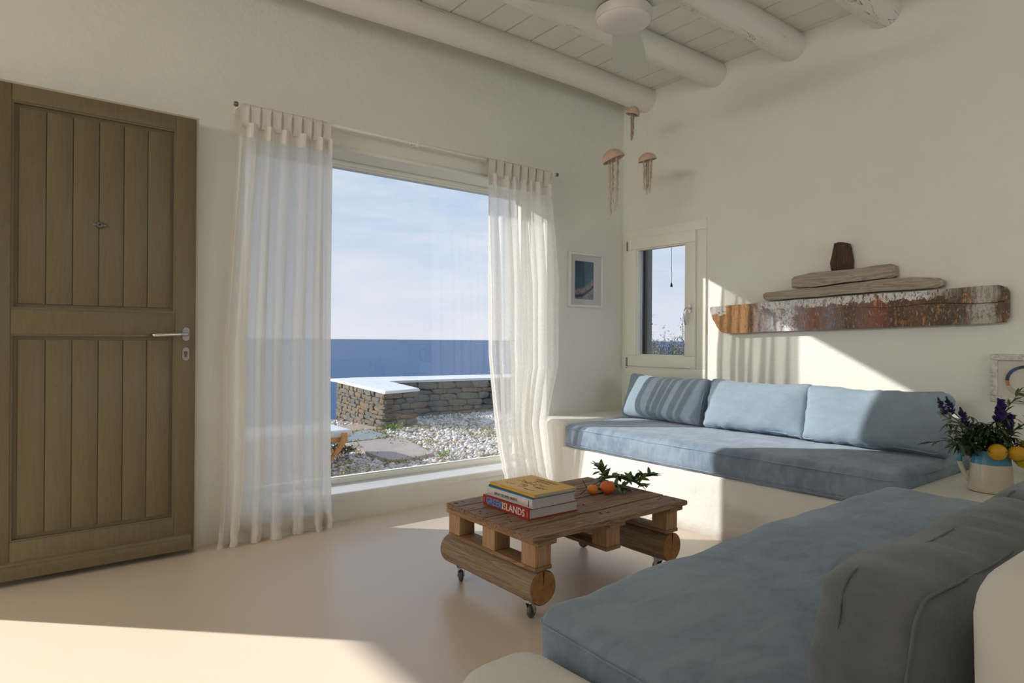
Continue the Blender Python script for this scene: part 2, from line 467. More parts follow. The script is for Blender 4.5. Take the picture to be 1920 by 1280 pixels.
# sill: slab with a rounded nose
bm = bmesh.new()
prism(bm, [(YW - .006, .122), (YW - .006, .150), (YW - .002, .156), (YW + .006, .159), (YW + .24, .159), (YW + .4, .155), (YW + .4, .122)], WX0 - .0, WX1, 'x')
mesh_obj('window_sill', bm, MARBLE, w1)

# small window (window_2) in the east wall
w2 = empty('window_2', (0, 0, 0)); tag(w2, kind='structure')
def ring_parts(parent, name, x0, x1, y0, y1, z0, z1, wd, mat, bev=.004):
    bbox(name, x0, x1, y0, y1, z1 - wd, z1, mat, parent, bev); bbox(name, x0, x1, y0, y1, z0, z0 + wd, mat, parent, bev)
    bbox(name, x0, x1, y0, y0 + wd, z0 + wd, z1 - wd, mat, parent, bev); bbox(name, x0, x1, y1 - wd, y1, z0 + wd, z1 - wd, mat, parent, bev)
ring_parts(w2, 'casing', XE - .014, XE + .002, 2.727, 3.488, .777, 1.925, .075, FRAMEW)
ring_parts(w2, 'fixed_frame', XE - .008, XE + .07, 2.79, 3.455, .838, 1.866, .05, FRAMEW)
ring_parts(w2, 'sash_frame', XE - .034, XE + .045, 2.806, 3.438, .853, 1.852, .086, FRAMEW, .005)
ring_parts(w2, 'glazing_bead', XE - .02, XE + .03, 2.887, 3.357, .934, 1.771, .014, FRAMEW, .004)
bm = bmesh.new(); box(bm, XE + .01, XE + .014, 2.89, 3.355, .94, 1.766); mesh_obj('glass_pane', bm, PANE, w2)
GREYR = simple('shaded_reveal_grey', (.34, .32, .30), .8)  # wall reveal in shadow: the shade is put into this grey
bbox('shutter_track', XE + .05, XE + .085, 3.374, 3.40, .9, 1.82, DARKB, w2, .003)
bbox('shutter_track', XE + .095, XE + .125, 3.37, 3.40, .9, 1.82, DARKB, w2, .003)
bbox('outer_reveal', XE + .128, XE + .185, 3.372, 3.41, .88, 1.84, GREYR, w2, .002)
bm = bmesh.new(); tube(bm, [(4.0, 3.13, 1.80), (4.0, 3.13, 1.62), (4.0, 3.126, 1.56), (4.0, 3.13, 1.50)], .0016, 6)
pc = mesh_obj('pull_cord', bm, simple('grey_cord', (.25, .27, .30), .7), w2, True)
bm = bmesh.new(); lathe(bm, [(0, 1.505), (.004, 1.50), (.010, 1.475), (.007, 1.468), (0, 1.467)], 12, (4.0, 3.13, 0)); mesh_obj('cord_pull', bm, BLACK, pc, True)
bm = bmesh.new(); tube(bm, [(4.0, 2.94 + i * .012, 1.79 + .003 * math.sin(i * 1.7)) for i in range(12)], [.008 + .003 * math.sin(i * 2.1) for i in range(12)], 8)
mesh_obj('screen_roll', bm, simple('screen_roll', (.16, .10, .08), .8), w2, True)
for z in (1.80, .885):
    bm = bmesh.new(); tube(bm, [(XE - .03, 3.447, z - .035), (XE - .03, 3.447, z + .035)], .007, 12)
    if z < 1: tube(bm, [(XE - .03, 3.447, z - .045), (XE - .045, 3.44, z - .045)], .005, 8)
    mesh_obj('hinge', bm, SATIN, w2, True, auto=40)
# handle
hx = XE - .034
hroot = bmesh.new(); prism(hroot, [(2.839 + .013 * math.cos(a), 1.285 + (.018 if math.sin(a) > 0 else -.018) + .013 * math.sin(a)) for a in [2 * PI * k / 24 for k in range(24)]], hx - .009, hx, 'x')
hp = mesh_obj('handle_plate', hroot, CHROME, w2, True, auto=40)
bm = bmesh.new(); tube(bm, [(hx - .005, 2.839, 1.288), (hx - .035, 2.839, 1.288), (hx - .047, 2.842, 1.284), (hx - .052, 2.846, 1.27), (hx - .053, 2.85, 1.24), (hx - .05, 2.85, 1.20), (hx - .043, 2.848, 1.168)], [.008, .008, .009, .0095, .0095, .009, .006], 12)
mesh_obj('lever', bm, CHROME, hp, True)

# door leaf folded back against the north wall (door_1)
d1 = empty('door_1', (0, 3.44, 0)); tag(d1, kind='structure')
L0, L1, LZ0, LZ1 = -.135, .707, .022, 2.118
bbox('core_panel', L0 + .02, L1 - .02, .004, .045, LZ0 + .01, LZ1 - .01, DOORM, d1, 0)
bbox('stile', L0, -.006, -.018, .045, LZ0, LZ1, DOORM, d1, .003)
bbox('stile', .618, L1, -.018, .045, LZ0, LZ1, DOORM, d1, .003)
bbox('rail', -.006, .618, -.017, .045, 2.048, LZ1, DOORM, d1, .003)
bbox('rail', -.006, .618, -.017, .045, 1.062, 1.168, DOORM, d1, .003)
bbox('rail', -.006, .618, -.017, .045, LZ0, .182, DOORM, d1, .003)
xs = [.018, .114, .210, .308, .404, .501, .598]
for (za, zb) in ((1.192, 2.024), (.204, 1.038)):
    for a, b in zip(xs, xs[1:]):
        bbox('plank', a + .0012, b - .0012, -.004, .006, za, zb, DOORM, d1, .0022, 2)
    bm = bmesh.new()                                              # stepped moulding round the panel
    for (o1, o2, yy) in ((.024, .016, -.013), (.016, .003, .0035)):
        X0, X1, Z0, Z1 = xs[0] - o1, xs[-1] + o1 - .004, za - o1, zb + o1
        wd = o1 - o2 + (.0 if o1 > .02 else .003)
        box(bm, X0, X1, yy, .006, Z1 - wd, Z1); box(bm, X0, X1, yy, .006, Z0, Z0 + wd)
        box(bm, X0, X0 + wd, yy, .006, Z0 + wd, Z1 - wd); box(bm, X1 - wd, X1, yy, .006, Z0 + wd, Z1 - wd)
    mesh_obj('panel_moulding', bm, DOORM, d1)
bm = bmesh.new()
prism(bm, [(-.018, .098), (-.026, .093), (-.028, .086), (-.036, .080), (-.038, .070), (-.045, .063), (-.045, .030), (-.040, .026), (-.018, .026)], L0, .690, 'x')
mesh_obj('drip_rail', bm, DOORM, d1, True, auto=25)
bm = bmesh.new(); box(bm, L1 + .001, L1 + .012, -.012, .05, .012, LZ1 + .006); box(bm, L0, L1 + .012, -.010, .05, LZ1 + .001, LZ1 + .010)
mesh_obj('edge_lipping', bm, simple('pale_edge_paint', (.50, .44, .33), .5), d1)
bm = bmesh.new(); lathe(bm, [(0, -.018), (.006, -.018), (.007, -.014), (.013, -.0125), (.0145, -.008), (.0145, 0)], 24, (.309, 0, 1.558), 'y')
ps = mesh_obj('peephole', bm, SATIN, d1, True, auto=40)
bm = bmesh.new(); lathe(bm, [(0, -.0195), (.0045, -.0188)], 16, (.309, 0, 1.558), 'y'); mesh_obj('lens', bm, BLACK, ps, True)
bm = bmesh.new(); bmesh.ops.create_cube(bm, size=1); bmesh.ops.scale(bm, vec=(.05, .003, .007), verts=bm.verts); bevel_all(bm, .0012)
mesh_obj('peephole_cover', bm, SATIN, ps, loc=(.309, -.009, 1.558))
def oval(cx, cz, rx, hz, n=28):
    return [(cx + rx * math.cos(a), cz + (hz if math.sin(a) > 0 else -hz) + rx * math.sin(a)) for a in [2 * PI * (k + .5) / n for k in range(n)]]
bm = bmesh.new(); prism(bm, oval(.664, 1.068, .0155, .017), -.026, -.018, 'y'); bevel = mesh_obj('handle_rose', bm, SATIN, d1, True, auto=40)
bm = bmesh.new(); tube(bm, [(.664, -.02, 1.068), (.664, -.055, 1.068), (.655, -.068, 1.068), (.63, -.072, 1.067), (.57, -.072, 1.064), (.525, -.071, 1.062), (.513, -.06, 1.062)], [.008, .008, .0085, .0085, .009, .0095, .008], 12)
mesh_obj('door_handle', bm, CHROME, bevel, True)
bm = bmesh.new(); prism(bm, oval(.664, .972, .0155, .017), -.025, -.018, 'y'); ke = mesh_obj('key_plate', bm, SATIN, d1, True, auto=40)
bm = bmesh.new(); lathe(bm, [(0, -.030), (.0085, -.030), (.0085, -.02)], 16, (.664, 0, .978), 'y'); box(bm, .659, .669, -.0295, -.02, .958, .976)
mesh_obj('lock_cylinder', bm, simple('brass_dark', (.12, .07, .04), .4, .8), ke)
for z in (1.10, 1.075):
    bm = bmesh.new(); lathe(bm, [(0, .0135), (.003, .0133), (.003, .012)], 8, (L1, .02, z), 'x'); mesh_obj('screw', bm, BLACK, d1)

# ------------------------------------------------------------------ masonry bench (one built-in piece)
ben = empty('masonry_bench', (3.4, 2.2, 0))
tag(ben, 'white plastered masonry bench built round the corner, with low arms and a backrest', 'bench')
ben.location = (0, 0, 0)
def plaster_block(name, x0, x1, y0, y1, z0, z1, r, n=(10, 10, 6), wob=.004, keep_bottom=True):
    cx, cy_, cz = (x0 + x1) / 2, (y0 + y1) / 2, (z0 + z1) / 2
    z0b = z0 - (r if keep_bottom else 0)
    hz = (z1 - z0b) / 2; cz = (z1 + z0b) / 2
    def f(p, nn):
        q = p + Vector((cx, cy_, cz))
        return p + nn * wob * mn.noise(q * 2.6)
    bm = rbox_bm((x1 - x0) / 2, (y1 - y0) / 2, hz, r, n, f)
    if keep_bottom:
        for v in bm.verts:
            if v.co.z + cz < z0: v.co.z = z0 - cz
    for v in bm.verts: v.co += Vector((cx, cy_, cz))
    return mesh_obj(name, bm, BENCHM, ben, True)
plaster_block('seat_base', 2.955, XE + .02, .9, 3.54, 0, .332, .012, (8, 24, 4), .003)
plaster_block('seat_base', .80, 2.98, .22, 1.05, 0, .332, .014, (18, 8, 4), .003)
plaster_block('arm_rest', 2.945, XE + .02, 3.20, 3.56, 0, .500, .05, (10, 4, 6), .006)
plaster_block('corner_shelf', 2.74, XE + .02, .22, 1.125, 0, .420, .018, (10, 8, 5), .003)
plaster_block('arm_rest', .625, .862, .0, 1.03, 0, .452, .085, (5, 10, 6), .008)
plaster_block('backrest', .868, XE + .02, .07, .268, 0, .800, .075, (24, 4, 8), .006)

# added half-height plastered block, out of view, keeps fill light off the backrest
blk = empty('light_block', (-1.7, 0, 0)); tag(blk, 'white plastered half-height block added out of view to screen fill light', 'light_block')
bm = rbox_bm(.12, 1.7, .82, .04, (4, 10, 6))
for v in bm.verts: v.co.z += .82
mesh_obj('plaster_body', bm, BENCHM, blk, True)
bbox('block_top', -.16, .16, -1.74, 1.74, 1.64, 1.67, MARBLE, blk, .004)

# ------------------------------------------------------------------ cushions
def soft(hx, hy, hz, r, seed, bulge=(0, 0, .012), pinch=.012, wr=.005, n=(18, 14, 5), edge=None):
    rs = Vector((seed * 3.1, seed * 1.7, seed * 5.3))
    def f(p, nn):
        u, v, w_ = p.x / hx, p.y / hy, p.z / hz
        q = p.copy()
        q.z += math.copysign(1, p.z) * abs(nn.z) * bulge[2] * max(0, 1 - u ** 4) * max(0, 1 - v ** 4)
        q.x += math.copysign(1, p.x) * abs(nn.x) * bulge[0] * max(0, 1 - v * v) * (1 - w_ * w_ * .5)
        q.y += math.copysign(1, p.y) * abs(nn.y) * bulge[1] * max(0, 1 - u * u) * (1 - w_ * w_ * .5)
        q.x *= 1 - pinch / hx * (1 - v * v) * (u * u); q.y *= 1 - pinch / hy * (1 - u * u) * (v * v)
        e = max(abs(u), abs(v)) ** 6
        a = mn.noise(Vector((p.x * 5, p.y * 5, p.z * 5)) + rs); b = mn.noise(Vector((p.x * 26, p.y * 9, p.z * 11)) + rs) if abs(v) > abs(u) else mn.noise(Vector((p.x * 9, p.y * 26, p.z * 11)) + rs)
        q += nn * wr * (a * 1.2 + b * 1.1 * e)
        return q
    return rbox_bm(hx, hy, hz, r, n, f)

def loop_pts(hx, hy, z, r, seed, pinch=.012, bul=(0, 0), N=22):
    pts = []
    for k in range(4):
        cx, cy_ = ((hx - r), (hy - r)) if k == 0 else (-(hx - r), hy - r) if k == 1 else (-(hx - r), -(hy - r)) if k == 2 else (hx - r, -(hy - r))
        nx = [(-(hx - r), hy - r), (-(hx - r), -(hy - r)), (hx - r, -(hy - r)), (hx - r, hy - r)][k]
        for j in range(5):
            a = PI / 2 * k + PI / 2 * j / 4
            pts.append([cx + r * math.cos(a), cy_ + r * math.sin(a)])
        a = PI / 2 * (k + 1); ex = (r * math.cos(a), r * math.sin(a))
        for j in range(1, N): pts.append([cx + ex[0] + (nx[0] - cx) * j / N, cy_ + ex[1] + (nx[1] - cy_) * j / N])
    out = []
    for x, y in pts:
        u, v = x / hx, y / hy
        x2 = x + math.copysign(bul[0], x) * max(0, 1 - v * v) * (abs(u) > .9); y2 = y + math.copysign(bul[1], y) * max(0, 1 - u * u) * (abs(v) > .9)
        out.append((x2 * (1 - pinch / hx * (1 - v * v) * u * u), y2 * (1 - pinch / hy * (1 - u * u) * v * v), z + .002 * mn.noise(Vector((x * 9, y * 9, seed)))))
    out.append(out[0]); return out

# long seat cushion on the east bench
def seat(name, x0, x1, y0, y1, z0, z1, seed, label, warp=None, n=(16, 34, 6)):
    hx, hy, hz = (x1 - x0) / 2, (y1 - y0) / 2, (z1 - z0) / 2
    o = empty(name, ((x0 + x1) / 2, (y0 + y1) / 2, z0)); tag(o, label, 'cushion', 'long bench seat cushions')
    bm = soft(hx, hy, hz, .042, seed, (.02, .02, .006), .0, .006, n)
    for v in bm.verts:
        v.co.z += hz
        if warp: v.co = warp(v.co)
    mesh_obj('cover', bm, SEATF, o, True)
    for z in (2 * hz - .030, .022):
        pts = loop_pts(hx + .0015, hy + .0015, z, .042, seed, 0, (.014, .014), 40)
        if warp: pts = [tuple(warp(Vector(p))) for p in pts]
        bm = bmesh.new(); tube(bm, pts, .0028, 6, False); mesh_obj('piping', bm, SEATF, o, True)
    return o
seat('seat_cushion', 2.94, 3.86, 1.135, 3.19, .333, .492, 1, 'long blue-grey suede seat cushion on the bench under the small window')
def wp(p):
    q = Vector(p)
    if q.y > 0: q.y -= .055 * max(0, min(1, (-q.x + .1) / 1.0)) * (q.y / .4)
    return q
seat('seat_cushion', .872, 2.725, .285, 1.085, .333, .492, 2, 'long blue-grey suede seat cushion in the foreground, before the plaster backrest', wp, (34, 16, 6))

def back_pillow(name, loc, rot, hw, hh, ht, mat, seed, label, group):
    """pillow stands on its edge: local x along width, local y up, local z thickness"""
    o = empty(name, loc, rot=rot); tag(o, label, 'cushion', group)
    near = mat == PILG
    bm = soft(hw, hh, ht, .055 if near else .032, seed, (.006, .008, .024), .020 if near else .016, .009, (26, 16, 6))
    for v in bm.verts: v.co.y += hh
    mesh_obj('cover', bm, mat, o, True)
    for z in (ht - (.038 if mat == PILG else .018), -ht + (.026 if mat == PILG else .018)):
        bm = bmesh.new(); pts = [(a, b + hh, c) for a, b, c in loop_pts(hw - (.004 if near else .0035), hh - (.004 if near else .0035), z, .05 if near else .034, seed, .020, (.003, .003))]
        tube(bm, pts, .0022 if near else .0034, 6, False); mesh_obj('piping', bm, mat, o, True)
    return o
# orientation: local x -> -Y world (towards viewer), local y -> up leaning to +X, local z -> -X (front)
def frame_rot(xa, ya):
    xa = Vector(xa).normalized(); ya = Vector(ya).normalized(); za = xa.cross(ya).normalized(); ya = za.cross(xa)
    return Matrix((xa, ya, za)).transposed().to_euler()
PG = 'light blue back cushions in a row under the driftwood ship'
for k, (yc, rz, hw, lean, lb) in enumerate([(2.83, -.03, .345, .33, 'left light blue back cushion, nearest the small window'), (2.135, .02, .335, .32, 'middle light blue back cushion of the row of three'), (1.475, -.02, .35, .30, 'right light blue back cushion, nearest the jug of flowers')]):
    back_pillow('back_cushion', (3.53 - (.0 if k < 2 else .01), yc, .497), frame_rot((rz, -1, .012 * (k - 1)), (lean, 0, 1)), hw, .158, .072, PILF, 11 + k, lb, PG)
PG2 = 'slate grey cushions along the plaster backrest'
for k, (xc, lb) in enumerate([(1.285, 'large dark slate cushion in the foreground leaning on the plaster backrest'), (2.05, 'dark slate cushion mostly hidden behind the foreground cushion')]):
    back_pillow('back_cushion', (xc, .408, .497), frame_rot((-1, .0 if k == 0 else .03, 0), (0, -.14, 1)), .385, .118, .078, PILG, 21 + k, lb, PG2)

# ------------------------------------------------------------------ curtains
def curtain(name, xt, xb, nf, seed, label, prof, flare=.03, tabs=9):
    """hanging sheet; xt=(x0,x1) at the top, xb=(x0,x1) at the floor; prof(t)->(x0,x1)"""
    rs = random.Random(seed)
    o = empty(name, ((xt[0] + xt[1]) / 2, 3.44, 0)); tag(o, label, 'curtain', 'white cotton curtains either side of the picture window')
    ox, oy = (xt[0] + xt[1]) / 2, 3.44
    zt = 2.158; NX, NZ = 40 * nf, 90
    ph = [0]
    for i in range(nf): ph.append(ph[-1] + rs.uniform(.55, 1.5))
    ph = [p / ph[-1] for p in ph]
    am = [rs.uniform(.7, 1.25) for _ in range(nf)]
    def P(s, z):
        t = 1 - z / zt
        x0, x1 = prof(t)
        fwd = .15 * max(0, (t - .62) / .38) ** 1.2 * s if xt[0] > 2 else 0
        i = min(nf - 1, max(j for j in range(nf) if ph[j] <= s + 1e-9)); u = (s - ph[i]) / (ph[i + 1] - ph[i])
        A = (.016 + .022 * min(1, t * 3)) * am[i] * (1 - .25 * t)
        drift = .25 * mn.noise(Vector((i * 1.7 + seed, t * 2.2, 0)))
        uu = u + drift * math.sin(PI * u) * .7
        y = -A * math.cos(2 * PI * uu) - .012 * t - fwd
        x = x0 + (x1 - x0) * s + .010 * min(1, t * 3) * math.sin(4 * PI * uu) * am[i]
        y += .007 * mn.noise(Vector((x * 9, z * 1.6, seed))) + .0015 * mn.noise(Vector((x * 24, z * 2, seed)))
        if t > .82:                                              # pooled, slightly kicked out hem
            k = ((t - .82) / .18) ** 1.6
            y -= flare * k * (.6 + .8 * mn.noise(Vector((s * 7, seed * 2.2, 1)))) ; x += .02 * k * mn.noise(Vector((s * 9, seed, 5)))
            y += .012 * k * math.sin(z * 75 + s * 20)
        return (x - ox, y, max(z, .003) if z > .004 else .003)
    def sheet(nm, z0, z1, nz, mat, dy=0):
        vs = [Vector(P(i / NX, z0 + (z1 - z0) * j / nz)) + Vector((0, dy, 0)) for j in range(nz + 1) for i in range(NX + 1)]
        fs = [(j * (NX + 1) + i, j * (NX + 1) + i + 1, (j + 1) * (NX + 1) + i + 1, (j + 1) * (NX + 1) + i) for j in range(nz) for i in range(NX)]
        return data_obj(nm, vs, fs, mat, o, True)
    sheet('panel', .003, zt, NZ, CURT if xt[0] < 2 else CURT2)
    sheet('heading_band', zt - .075, zt + .001, 4, CURTB, -.003)
    sheet('hem_band', .003, .085, 6, CURTB, .003)
    for k in range(tabs):
        s = (k + .5) / tabs
        sx_ = xt[0] + (xt[1] - xt[0]) * s - ox
        hw = (xt[1] - xt[0]) / tabs * .45
        vs = []; M = 14
        for j in range(M + 1):
            a = j / M
            if a < .35: q = a / .35; y, z = -.004 - .011 * q, zt - .02 + (2.243 - zt + .02) * q
            elif a < .65: q = (a - .35) / .3 * PI; y, z = -.013 * math.cos(q) - .0, 2.243 + .013 * math.sin(q)
            else: q = 1 - (a - .65) / .35; y, z = .004 + .010 * q, zt - .02 + (2.243 - zt + .02) * q
            pin = 1 - .18 * math.sin(PI * min(1, a / .35)) if a < .35 else 1
            for e in (-1, -.4, .4, 1): vs.append((sx_ + e * hw * pin, y + .002 * math.cos(e * 2), z))
        fs = [(j * 4 + i, j * 4 + i + 1, (j + 1) * 4 + i + 1, (j + 1) * 4 + i) for j in range(M) for i in range(3)]
        data_obj('tab', vs, fs, CURTB, o, True)
    return o
def lerp(a, b, t): return a + (b - a) * t
def pl(t):
    k = max(0, min(1, t)); b = k * k * (3 - 2 * k)
    return (lerp(.905, .835, min(1, k * 1.8)) - .03 * max(0, (k - .85) / .15), 1.398 - .012 * math.sin(PI * k) + .0 * b)
def pr(t):
    k = max(0, min(1, t))
    return (2.466 + .035 * k + .14 * max(0, (k - .55) / .45) ** 1.3, 3.02 + .055 * min(1, k * 3) - .15 * min(1, max(0, (k - .60) / .18)))
curtain('curtain', (.905, 1.398), (.80, 1.40), 6, 3, 'long white sheer cotton curtain on the left of the picture window beside the door', pl, .03, 9)
curtain('curtain', (2.466, 3.02), (2.65, 3.12), 7, 8, 'long white sheer cotton curtain on the right of the picture window beside the bench', pr, .02, 8)
rod = empty('curtain_rod', (1.99, 3.44, 2.243)); tag(rod, 'thin white curtain rod across the top of the picture window', 'curtain rod')
bm = bmesh.new(); tube(bm, [(-1.09, 0, 0), (1.09, 0, 0)], .0085, 12); mesh_obj('pole', bm, WHITE, rod, True)
for x in (-1.075, -.043, 1.06):
    bm = bmesh.new(); box(bm, x - .009, x + .009, -.012, .012, -.016, .012); box(bm, x - .006, x + .006, .01, .08, -.004, .004); box(bm, x - .011, x + .011, .074, .08, -.03, .022)
    bevel_all(bm, .0012, 1); mesh_obj('bracket', bm, WHITE, rod)
for x in (-1.098, 1.098):
    bm = bmesh.new(); lathe(bm, [(0, -.008), (.012, -.008), (.013, 0), (.012, .008), (0, .008)], 14, (x, 0, 0), 'x'); mesh_obj('end_cap', bm, SATIN, rod, True, auto=40)

# ------------------------------------------------------------------ pallet table on casters
TZ = .34
tab = empty('pallet_table', (1.93, 2.09, 0), R(1.0))
tag(tab, 'low brown pallet coffee table on two round logs with casters', 'table')
def BX(name, x0, x1, y0, y1, z0, z1, mat, bev=.003, wob=.0, parent=tab, seed=0):
    bm = bmesh.new(); box(bm, x0, x1, y0, y1, z0, z1)
    if wob: bmesh.ops.subdivide_edges(bm, edges=[e for e in bm.edges if abs((e.verts[0].co - e.verts[1].co).x) > .3], cuts=14)
    if wob:
        for v in bm.verts: v.co.y += wob * mn.noise(Vector((v.co.x * 5, y0 * 20 + seed, 0))); v.co.z += wob * .5 * mn.noise(Vector((v.co.x * 6, v.co.y * 20, 3)))
        bmesh.ops.bevel(bm, geom=[e for e in bm.edges if len(e.link_faces) == 2 and e.calc_face_angle(0) > .8], offset=bev, segments=2, affect='EDGES')
    else: bevel_all(bm, bev)
    return mesh_obj(name, bm, mat, parent, True, auto=40)
ys = [-.335, -.197, -.006, .128, .196, .292]
ys = [(-.330, -.204, -.462, .447), (-.196, -.008, -.448, .452), (.000, .118, -.440, .455), (.121, .20, -.436, .45), (.203, .292, -.428, .452)]
for k, (a, b, xa, xb) in enumerate(ys):
    BX('deck_board', xa, xb, a, b, TZ - .021, TZ, PALX, .003, .0035, seed=k)
XS = [(-.432, -.340), (-.052, .042), (.334, .424)]
for xa, xb in XS:
    BX('cross_board', xa, xb, -.322, .285, TZ - .040, TZ - .0215, PALY)
    BX('bottom_board', xa + .004, xb - .004, -.300, .272, .201, .2165, PALY)
    for yc in (-.257, -.012, .232):
        BX('block', xa + .006, xb - .006, yc - .04, yc + .04, .217, TZ - .0405, PALZ, .002)
DARKHEART = simple('dark_heartwood', (.03, .015, .01), .9)
for s, x in ((0, -.386), (1, .379)):
    bm = bmesh.new(); N = 26; pts = []; rr = []
    for i in range(N + 1):
        y = -.297 + .60 * i / N; pts.append((x, y, .137)); rr.append(.0635 * (1 + .03 * mn.noise(Vector((s * 9, y * 4, 0)))))
    tube(bm, pts, rr, 40, False)
    for v in bm.verts:
        a = mn.noise(Vector(((v.co.x - x) * 14, v.co.y * 1.5, v.co.z * 14 + s * 5))); d = Vector((v.co.x - x, 0, v.co.z - .137)).normalized(); v.co += d * .0035 * a
        if v.co.z > .2005: v.co.z = .2005
    lg = mesh_obj('log', bm, LOGM, tab, True)
    for yy, sg in ((-.2972, -1), (.3032, 1)):
        bm = bmesh.new(); c0 = bm.verts.new((0, sg * .004, 0)); n = 40
        ring = []
        for k in range(n):
            a = 2 * PI * k / n; r = .0605
            ring.append(bm.verts.new((r * math.cos(a), sg * .002, r * math.sin(a))))
        r3 = [bm.verts.new((.0625 * math.cos(2 * PI * k / n), -sg * .004, .0625 * math.sin(2 * PI * k / n))) for k in range(n)]
        for k in range(n):
            bm.faces.new([c0, ring[k], ring[(k + 1) % n]]); bm.faces.new([ring[k], r3[k], r3[(k + 1) % n], ring[(k + 1) % n]])
        e = mesh_obj('cut_end', bm, LOGEND, lg, True, auto=50); e.location = (x, yy, .137)
        bm = bmesh.new(); prism(bm, [(-.0028, .0605), (.0022, .0605), (.0012, .035), (-.0004, .010)], sg * .0028, sg * .0052, 'y'); e2 = mesh_obj('drying_crack', bm, DARKHEART, lg); e2.location = (x, yy, .137)
casters = [(-.386, -.225, 20), (-.386, .235, 60), (.379, -.225, 80), (.379, .235, 140)]
for x, y, a in casters:
    c = bmesh.new()
    e = empty('caster', (x, y, 0), R(a), tab)
    bm = bmesh.new(); lathe(bm, [(0, -.010), (.012, -.010), (.019, -.010), (.0245, -.006), (.0255, 0), (.0245, .006), (.019, .010), (.012, .010), (0, .010)], 24, (.010, 0, .0255), 'y')
    mesh_obj('wheel', bm, RUBBER, e, True, auto=50)
    bm = bmesh.new()
    for s in (-1, 1):
        prism(bm, [(-.018, .068), (.014, .068), (.016, .050), (.014, .020), (.006, .020), (-.004, .045)], s * .0125, s * .0145, 'y')
    box(bm, -.02, .02, -.0145, .0145, .064, .067); box(bm, -.024, .024, -.02, .02, .071, .0745); lathe(bm, [(0, .066), (.013, .066), (.013, .072), (0, .072)], 16)
    lathe(bm, [(0, -.0165), (.004, -.0165), (.004, .0165), (0, .0165)], 10, (.010, 0, .0255), 'y')
    mesh_obj('fork', bm, CHROME, e)
# nail holes and old nail heads
bm = bmesh.new(); rn = random.Random(2)
for xc in (-.388, -.006, .378):
    for a, b, xa, xb in ys:
        for q in range(3 if b - a > .1 else 2):
            px_, py = xc + rn.uniform(-.03, .03), lerp(a, b, rn.uniform(.2, .8))
            lathe(bm, [(0, TZ + .0006), (rn.uniform(.003, .006), TZ + .0006), (.0065, TZ - .002)], 8, (px_, py, 0))
lathe(bm, [(0, TZ + .0007), (.010, TZ + .0006), (.011, TZ - .002)], 10, (-.40, .255, 0))
tag(mesh_obj('nail_holes', bm, simple('nail_hole', (.02, .012, .01), .8), tab), kind='stuff')

# books
RED = simple('red_cover', (.44, .035, .022), .4); PAGE = simple('page_block', (.58, .57, .56), .8, bump=.0008, bscale=(400))
WCOV = simple('white_cover', (.68, .65, .66), .4); BLUEC = simple('blue_cover', (.02, .16, .36), .4); YEL = simple('yellow_cover', (.76, .44, .055), .45)
INK = simple('black_ink', (.03, .025, .02), .6); BLUET = simple('blue_lettering', (.04, .42, .95), .5); WHT = simple('white_lettering', (.85, .83, .80), .5)
def book(name, loc, rz, W, D, H, cov, label, ct=.003, spine_r=False, grp='books stacked on the pallet table'):
    """spine at local x=-W/2, runs along y; D = height of the book along y"""
    o = empty(name, loc, rz); tag(o, label, 'book', grp)
    bbox('pages', -W / 2 + .004, W / 2 - .004, -D / 2 + .004, D / 2 - .004, ct, H - ct, PAGE, o, .001, 1)
    bm = bmesh.new(); box(bm, -W / 2, W / 2, -D / 2, D / 2, 0, ct); box(bm, -W / 2, W / 2, -D / 2, D / 2, H - ct, H); bevel_all(bm, .0008, 1)
    if spine_r:
        n = 8; P = [(-W / 2 + .002 - .006 * math.sin(PI * k / n), H * k / n) for k in range(n + 1)] + [(-W / 2 + .004, H), (-W / 2 + .004, 0)]
        prism(bm, P, -D / 2, D / 2, 'y')
    else: box(bm, -W / 2 - .0012, -W / 2 + .003, -D / 2, D / 2, 0, H)
    mesh_obj('cover', bm, cov, o, spine_r, auto=30)
    return o
SR = (R(90), 0, R(-90))       # text upright on a face looking to -X, reading towards -Y
b1 = book('book', (1.742, 2.098, TZ + .001), R(-1), .262, .318, .042, RED, 'thick red book at the bottom of the stack, with GREEK ISLANDS on its spine')
text_obj('spine_lettering', 'GREEK', .040, BLUET, b1, (-.1328, .078, .0205), SR, sx=.95, off=.0008, spacing=1.04)
text_obj('spine_lettering', 'ISLANDS', .040, WHT, b1, (-.1328, -.056, .0205), SR, sx=.98, off=.0006, spacing=1.03)
for yy in (.149, -.149): bbox('spine_mark', -.1333, -.1325, yy - .0025, yy + .0025, .010, .032, simple('pale_red_mark', (.60, .25, .20), .5), b1, 0)
b2 = book('book', (1.738, 2.085, TZ + .044), R(.5), .238, .298, .037, WCOV, 'white book in the middle of the stack, with GREAT ESCAPES GREECE on its spine', .003, True)
text_obj('spine_lettering', 'GREAT ESCAPES GREECE', .0155, INK, b2, (-.1244, .018, .018), SR, sx=.82, spacing=1.12)
bbox('spine_mark', -.1245, -.1225, -.131, -.129, .006, .031, INK, b2, 0)
b3 = book('book', (1.741, 2.078, TZ + .0895), R(-.5), .232, .30, .011, YEL, 'thin yellow paperback with line drawings on top of the stack', .0012)
b3['group'] = 'books stacked on the pallet table'
b4 = book('book', (1.739, 2.082, TZ + .0818), R(0), .236, .296, .0072, BLUEC, 'thin blue book just under the yellow paperback', .001)
b4['group'] = 'books stacked on the pallet table'
TR = (0, 0, R(-90))
text_obj('cover_lettering', 'GREEK ISLANDS', .021, INK, b3, (.0775 - .155 + .155, -.0, .0113), TR, .0002, sx=.95)
text_obj('cover_lettering', 'SKETCHES', .021, INK, b3, (.053, .0, .0113), TR, .0002, sx=.95)
